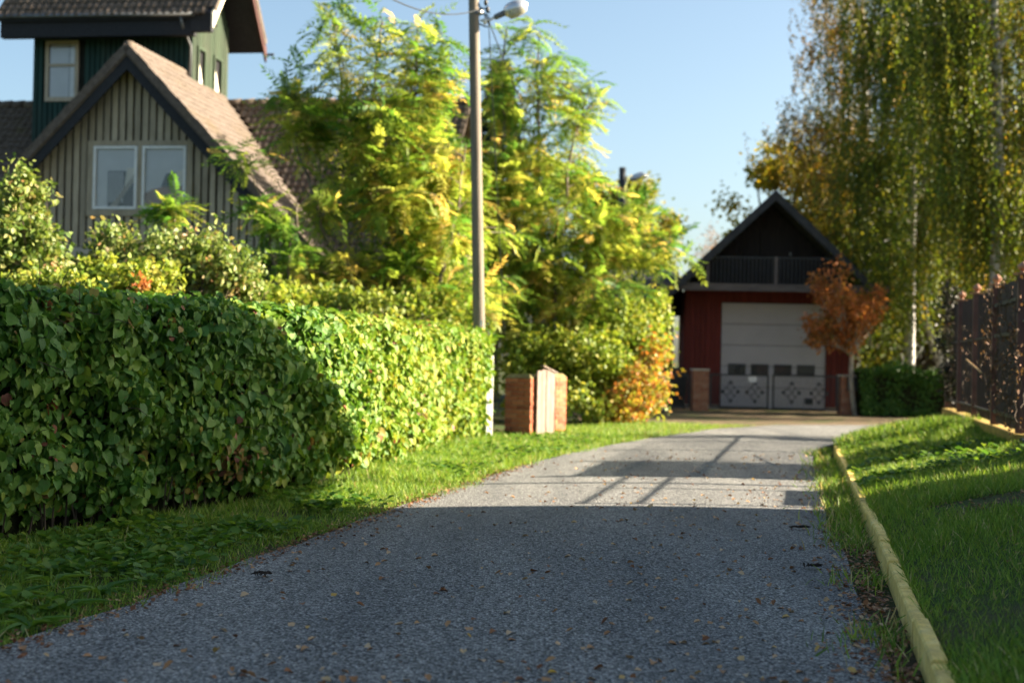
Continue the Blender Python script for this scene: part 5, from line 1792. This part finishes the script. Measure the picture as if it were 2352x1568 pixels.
birch('birch_tree', 'thick black and white birch trunk behind the slatted fence', [np.array((c2[0], Y2, 0)), at(2292, 600, Y2), at(2290, 400, Y2), at(2292, 200, Y2), at(2285, 0, Y2), at(2288, -250, Y2)], .22,
      fan(None, Y2, [((2290, 330), (2220, 260), -.3), ((2290, 300), (2370, 200), .5), ((2291, 230), (2420, 240), -.5), ((2290, 160), (2170, 110), .4), ((2288, 120), (2390, 20), .3), ((2287, 60), (2120, 60), -.4), ((2286, 30), (2180, -60), .5), ((2286, -20), (2400, -120), -.3), ((2287, -80), (2130, -140), 0), ((2290, 420), (2430, 380), .8), ((2291, 450), (2200, 400), .9), ((2290, 500), (2420, 480), -.4)]),
      2000, 38, M_BIRCHL, 1.6, (2, 1.9), (.9, 3.8), size=.078, clear=lambda z: .85 * (z > 6.0), tone=lambda P_: np.clip((P_[:, 0] - 11) * .02, -.05, .1))
c3 = at(2165, 850, Y3)
birch('birch_tree', 'leaning birch with a curved trunk between the white birch and the fence', [np.array((c3[0], Y3, 0)), at(2160, 830, Y3), at(2128, 740, Y3), at(2122, 640, Y3), at(2150, 470, Y3), at(2200, 250, Y3), at(2230, 60, Y3)], .17,
      fan(None, Y3, [((2150, 470), (2240, 400), 0), ((2160, 400), (2080, 330), .5), ((2180, 330), (2270, 250), .5), ((2200, 250), (2110, 180), -.4), ((2215, 150), (2310, 80), .4), ((2230, 60), (2150, -40), 0), ((2230, 60), (2330, -60), 0), ((2150, 480), (2330, 470), .8), ((2140, 520), (2060, 500), .8)]),
      1300, 36, M_BIRCHL, 1.6, (2, 1.7), (.9, 3.4), size=.078, clear=lambda z: np.clip((5.0 - z) / 1.5, 0, .97))
c4 = at(1990, 850, 46)
birch('brown_birch', 'browning birch rising behind the garage roof', [np.array((c4[0], 46, 0)), at(1995, 500, 46), at(1985, 200, 46), at(1980, -150, 46)], .2,
      fan(None, 46, [((1990, 330), (1900, 240), 0), ((1988, 250), (1870, 130), .5), ((1985, 180), (1890, 40), -.5), ((1983, 100), (1900, -60), 0), ((1985, 150), (2060, 60), .5), ((1992, 380), (1850, 240), .3), ((1992, 400), (2060, 320), 0), ((1981, -40), (1930, -150), 0), ((1990, 300), (1800, 310), .2), ((1990, 420), (1880, 400), .2)]),
      1000, 28, M_BROWNL, 1.3, (2, 2), (.5, 1.9), size=.078, tone=lambda P_: np.clip((5.5 - P_[:, 0] + 5) * .0 - (P_[:, 2] < 7.0) * .2, -.3, .2))

# ------------------------------------------------------------------ trees beyond
leafy('golden_tree', 'golden leaved tree behind the garage ridge', 'tree', (*at(1850, 830, 50)[:2], 0), [ellip(1790, 390, 65, 60, 50, 1.4), ellip(1870, 400, 80, 90, 50, 1.6), ellip(1700, 470, 40, 32, 50, .8), ellip(1950, 480, 110, 130, 50, 2), ellip(1960, 650, 120, 120, 50, 2), ellip(1850, 520, 90, 70, 50, 1.5), ellip(1685, 560, 30, 40, 50, .8)],
      15000, 230, .22, .17, M_GOLDL, (2, 2), .2, T_LEAF, limbs=60, fork=.5, group='trees beyond the garage')
leafy('golden_tree', 'yellow leaved thicket right of the red garage under the birches', 'tree', (*at(2060, 840, 47)[:2], 0), [ellip(2040, 760, 80, 80, 47, 1.4), ellip(2150, 770, 90, 70, 47, 1.4), ellip(2010, 820, 50, 50, 46, 1), ellip(2250, 760, 120, 90, 47, 1.5)],
      9000, 170, .2, .15, M_GOLDL, (2, 2.4), .1, T_LEAF, limbs=50, fork=.35, group='trees beyond the garage')
leafy('autumn_tree', 'olive tree beyond the far lamp post left of the garage', 'tree', (*at(1440, 830, 52)[:2], 0), [ellip(1480, 460, 65, 45, 52, 1.2), ellip(1420, 500, 90, 80, 52, 1.5), ellip(1530, 530, 45, 45, 52, .9), ellip(1290, 400, 60, 55, 52, 1.2), ellip(1360, 460, 80, 60, 52, 1.3), ellip(1460, 620, 100, 90, 52, 1.6), ellip(1560, 525, 14, 18, 52, .3)],
      11000, 170, .2, .17, M_GOLDL, (1.6, 3.2), .2, T_LEAF, limbs=50, fork=.5, group='trees beyond the garage')
leafy('dark_green_tree', 'dark green broad tree filling the gap behind the birches and fence', 'tree', (*at(2230, 830, 49)[:2], 0), [ellip(2230, 560, 130, 130, 49, 2), ellip(2330, 420, 110, 160, 49, 2), ellip(2150, 660, 100, 90, 49, 1.6), ellip(2300, 680, 120, 90, 49, 1.6)],
      12000, 220, .24, .18, M_BIRCHL, (1.6, 3.5), .2, T_LEAF, limbs=50, fork=.4, group='trees beyond the garage')
leafy('bare_tree', 'pale nearly bare tree far beyond the garage', 'tree', (*at(1640, 830, 90)[:2], 0), [ellip(1635, 580, 32, 55, 90, 1.2), ellip(1610, 610, 20, 30, 90, .8)],
      900, 40, .3, .12, M_DEADL, (3, 1.5), .12, T_LEAF, M_BARK, .4, limbs=40)
# dark conifer behind the pole
cb = np.array((*at(1135, 800, 44)[:2], 0))
cf = thing('conifer_tree', 'dark spruce top showing behind the wooden pole', 'tree', cb)
tz = at(1135, 120, 44)[2]
MB().tube([(0, 0, -.1), (0, 0, tz)], [.18, .02], 8).build('trunk', M_BARK, cf)
n = 9000
hz = rng.uniform(0.05, 1, n) ** .8
lay = np.floor(hz * 26) / 26
rr_ = (1 - lay) * 2.6 * rng.uniform(0, 1, n) ** .6 + .04
an = rng.uniform(0, 6.283, n)
P_ = np.stack([np.cos(an) * rr_, np.sin(an) * rr_, 1.2 + lay * (tz - 1.2) - rr_ * .28 + rng.normal(0, .05, n)], -1)
tip = np.stack([np.cos(an), np.sin(an), rng.normal(-.3, .3, n)], -1)
o = scatter('crown', T_DIA, P_, frames(tip, rand_unit(n) + [0, 0, 1]), rng.uniform(.12, .26, n), rng.beta(2, 2, n), M_CONIF, cf)
o['kind'] = 'stuff'
# clipped dark hedge right of the garage gate
dh0, dh1 = gnd(1985, 956), gnd(2165, 955)
dk = thing('dark_hedge', 'clipped dark green hedge right of the garage under the birches', 'hedge', (dh0[0], dh0[1] + .4, 0))
n = 7500
q = rng.uniform(0, 1, n)
fz = rng.uniform(0, 1, n)
Lx = dh1[0] - dh0[0] + 1.5
zt = 1.18
side = rng.uniform(0, 1, n) < .75
P_ = np.where(side[:, None], np.stack([q * Lx, rng.normal(0, .05, n), .05 + fz * (zt - .05)], -1), np.stack([q * Lx, fz * .9, zt + rng.normal(0, .04, n)], -1))
P_[:, 2] += (vnoise(P_, 3.1, 41) * .14 + rng.normal(0, .05, n)) * (P_[:, 2] > .9)
P_[:, 1] += vnoise(P_, 4.0, 42) * .10
o = scatter('foliage', T_LEAF, P_, frames(rng.normal(0, .6, (n, 3)) + [0, 0, -.8], rng.normal(0, .5, (n, 3)) + np.where(side[:, None], [0, -1, .3], [0, 0, 1.0])), rng.uniform(.06, .11, n), rng.beta(2, 3, n) * .5, M_WEED, dk)
o['kind'] = 'stuff'
MB().span((0, .06, 0), (Lx, .9, zt - .06)).build('inner_twigs', M_DARKWOOD, dk)

# ------------------------------------------------------------------ tall trees standing to the right, outside the picture, shading the birches and the garage
for (x_, y_, h_, lab) in ((17.5, 38.0, 13, 'tall dense tree right of the birches'), (18.5, 42.5, 14, 'taller dense tree right of the garage yard'), (22, 46.5, 13, 'dense tree far behind the garden at the right')):
    cz = np.array((x_, y_, h_ * .58))
    leafy('shade_tree', lab, 'tree', (x_, y_, 0), [(cz, np.array((2.4, 1.7, h_ * .40))), (cz + [.8, .3, -2.2], np.array((2.2, 1.6, h_ * .25)))], 2600, 110, .34, .30, M_BIRCHL, (2, 2), .22, T_LEAF, limbs=40, fork=.4, group='tall trees right of the yard')
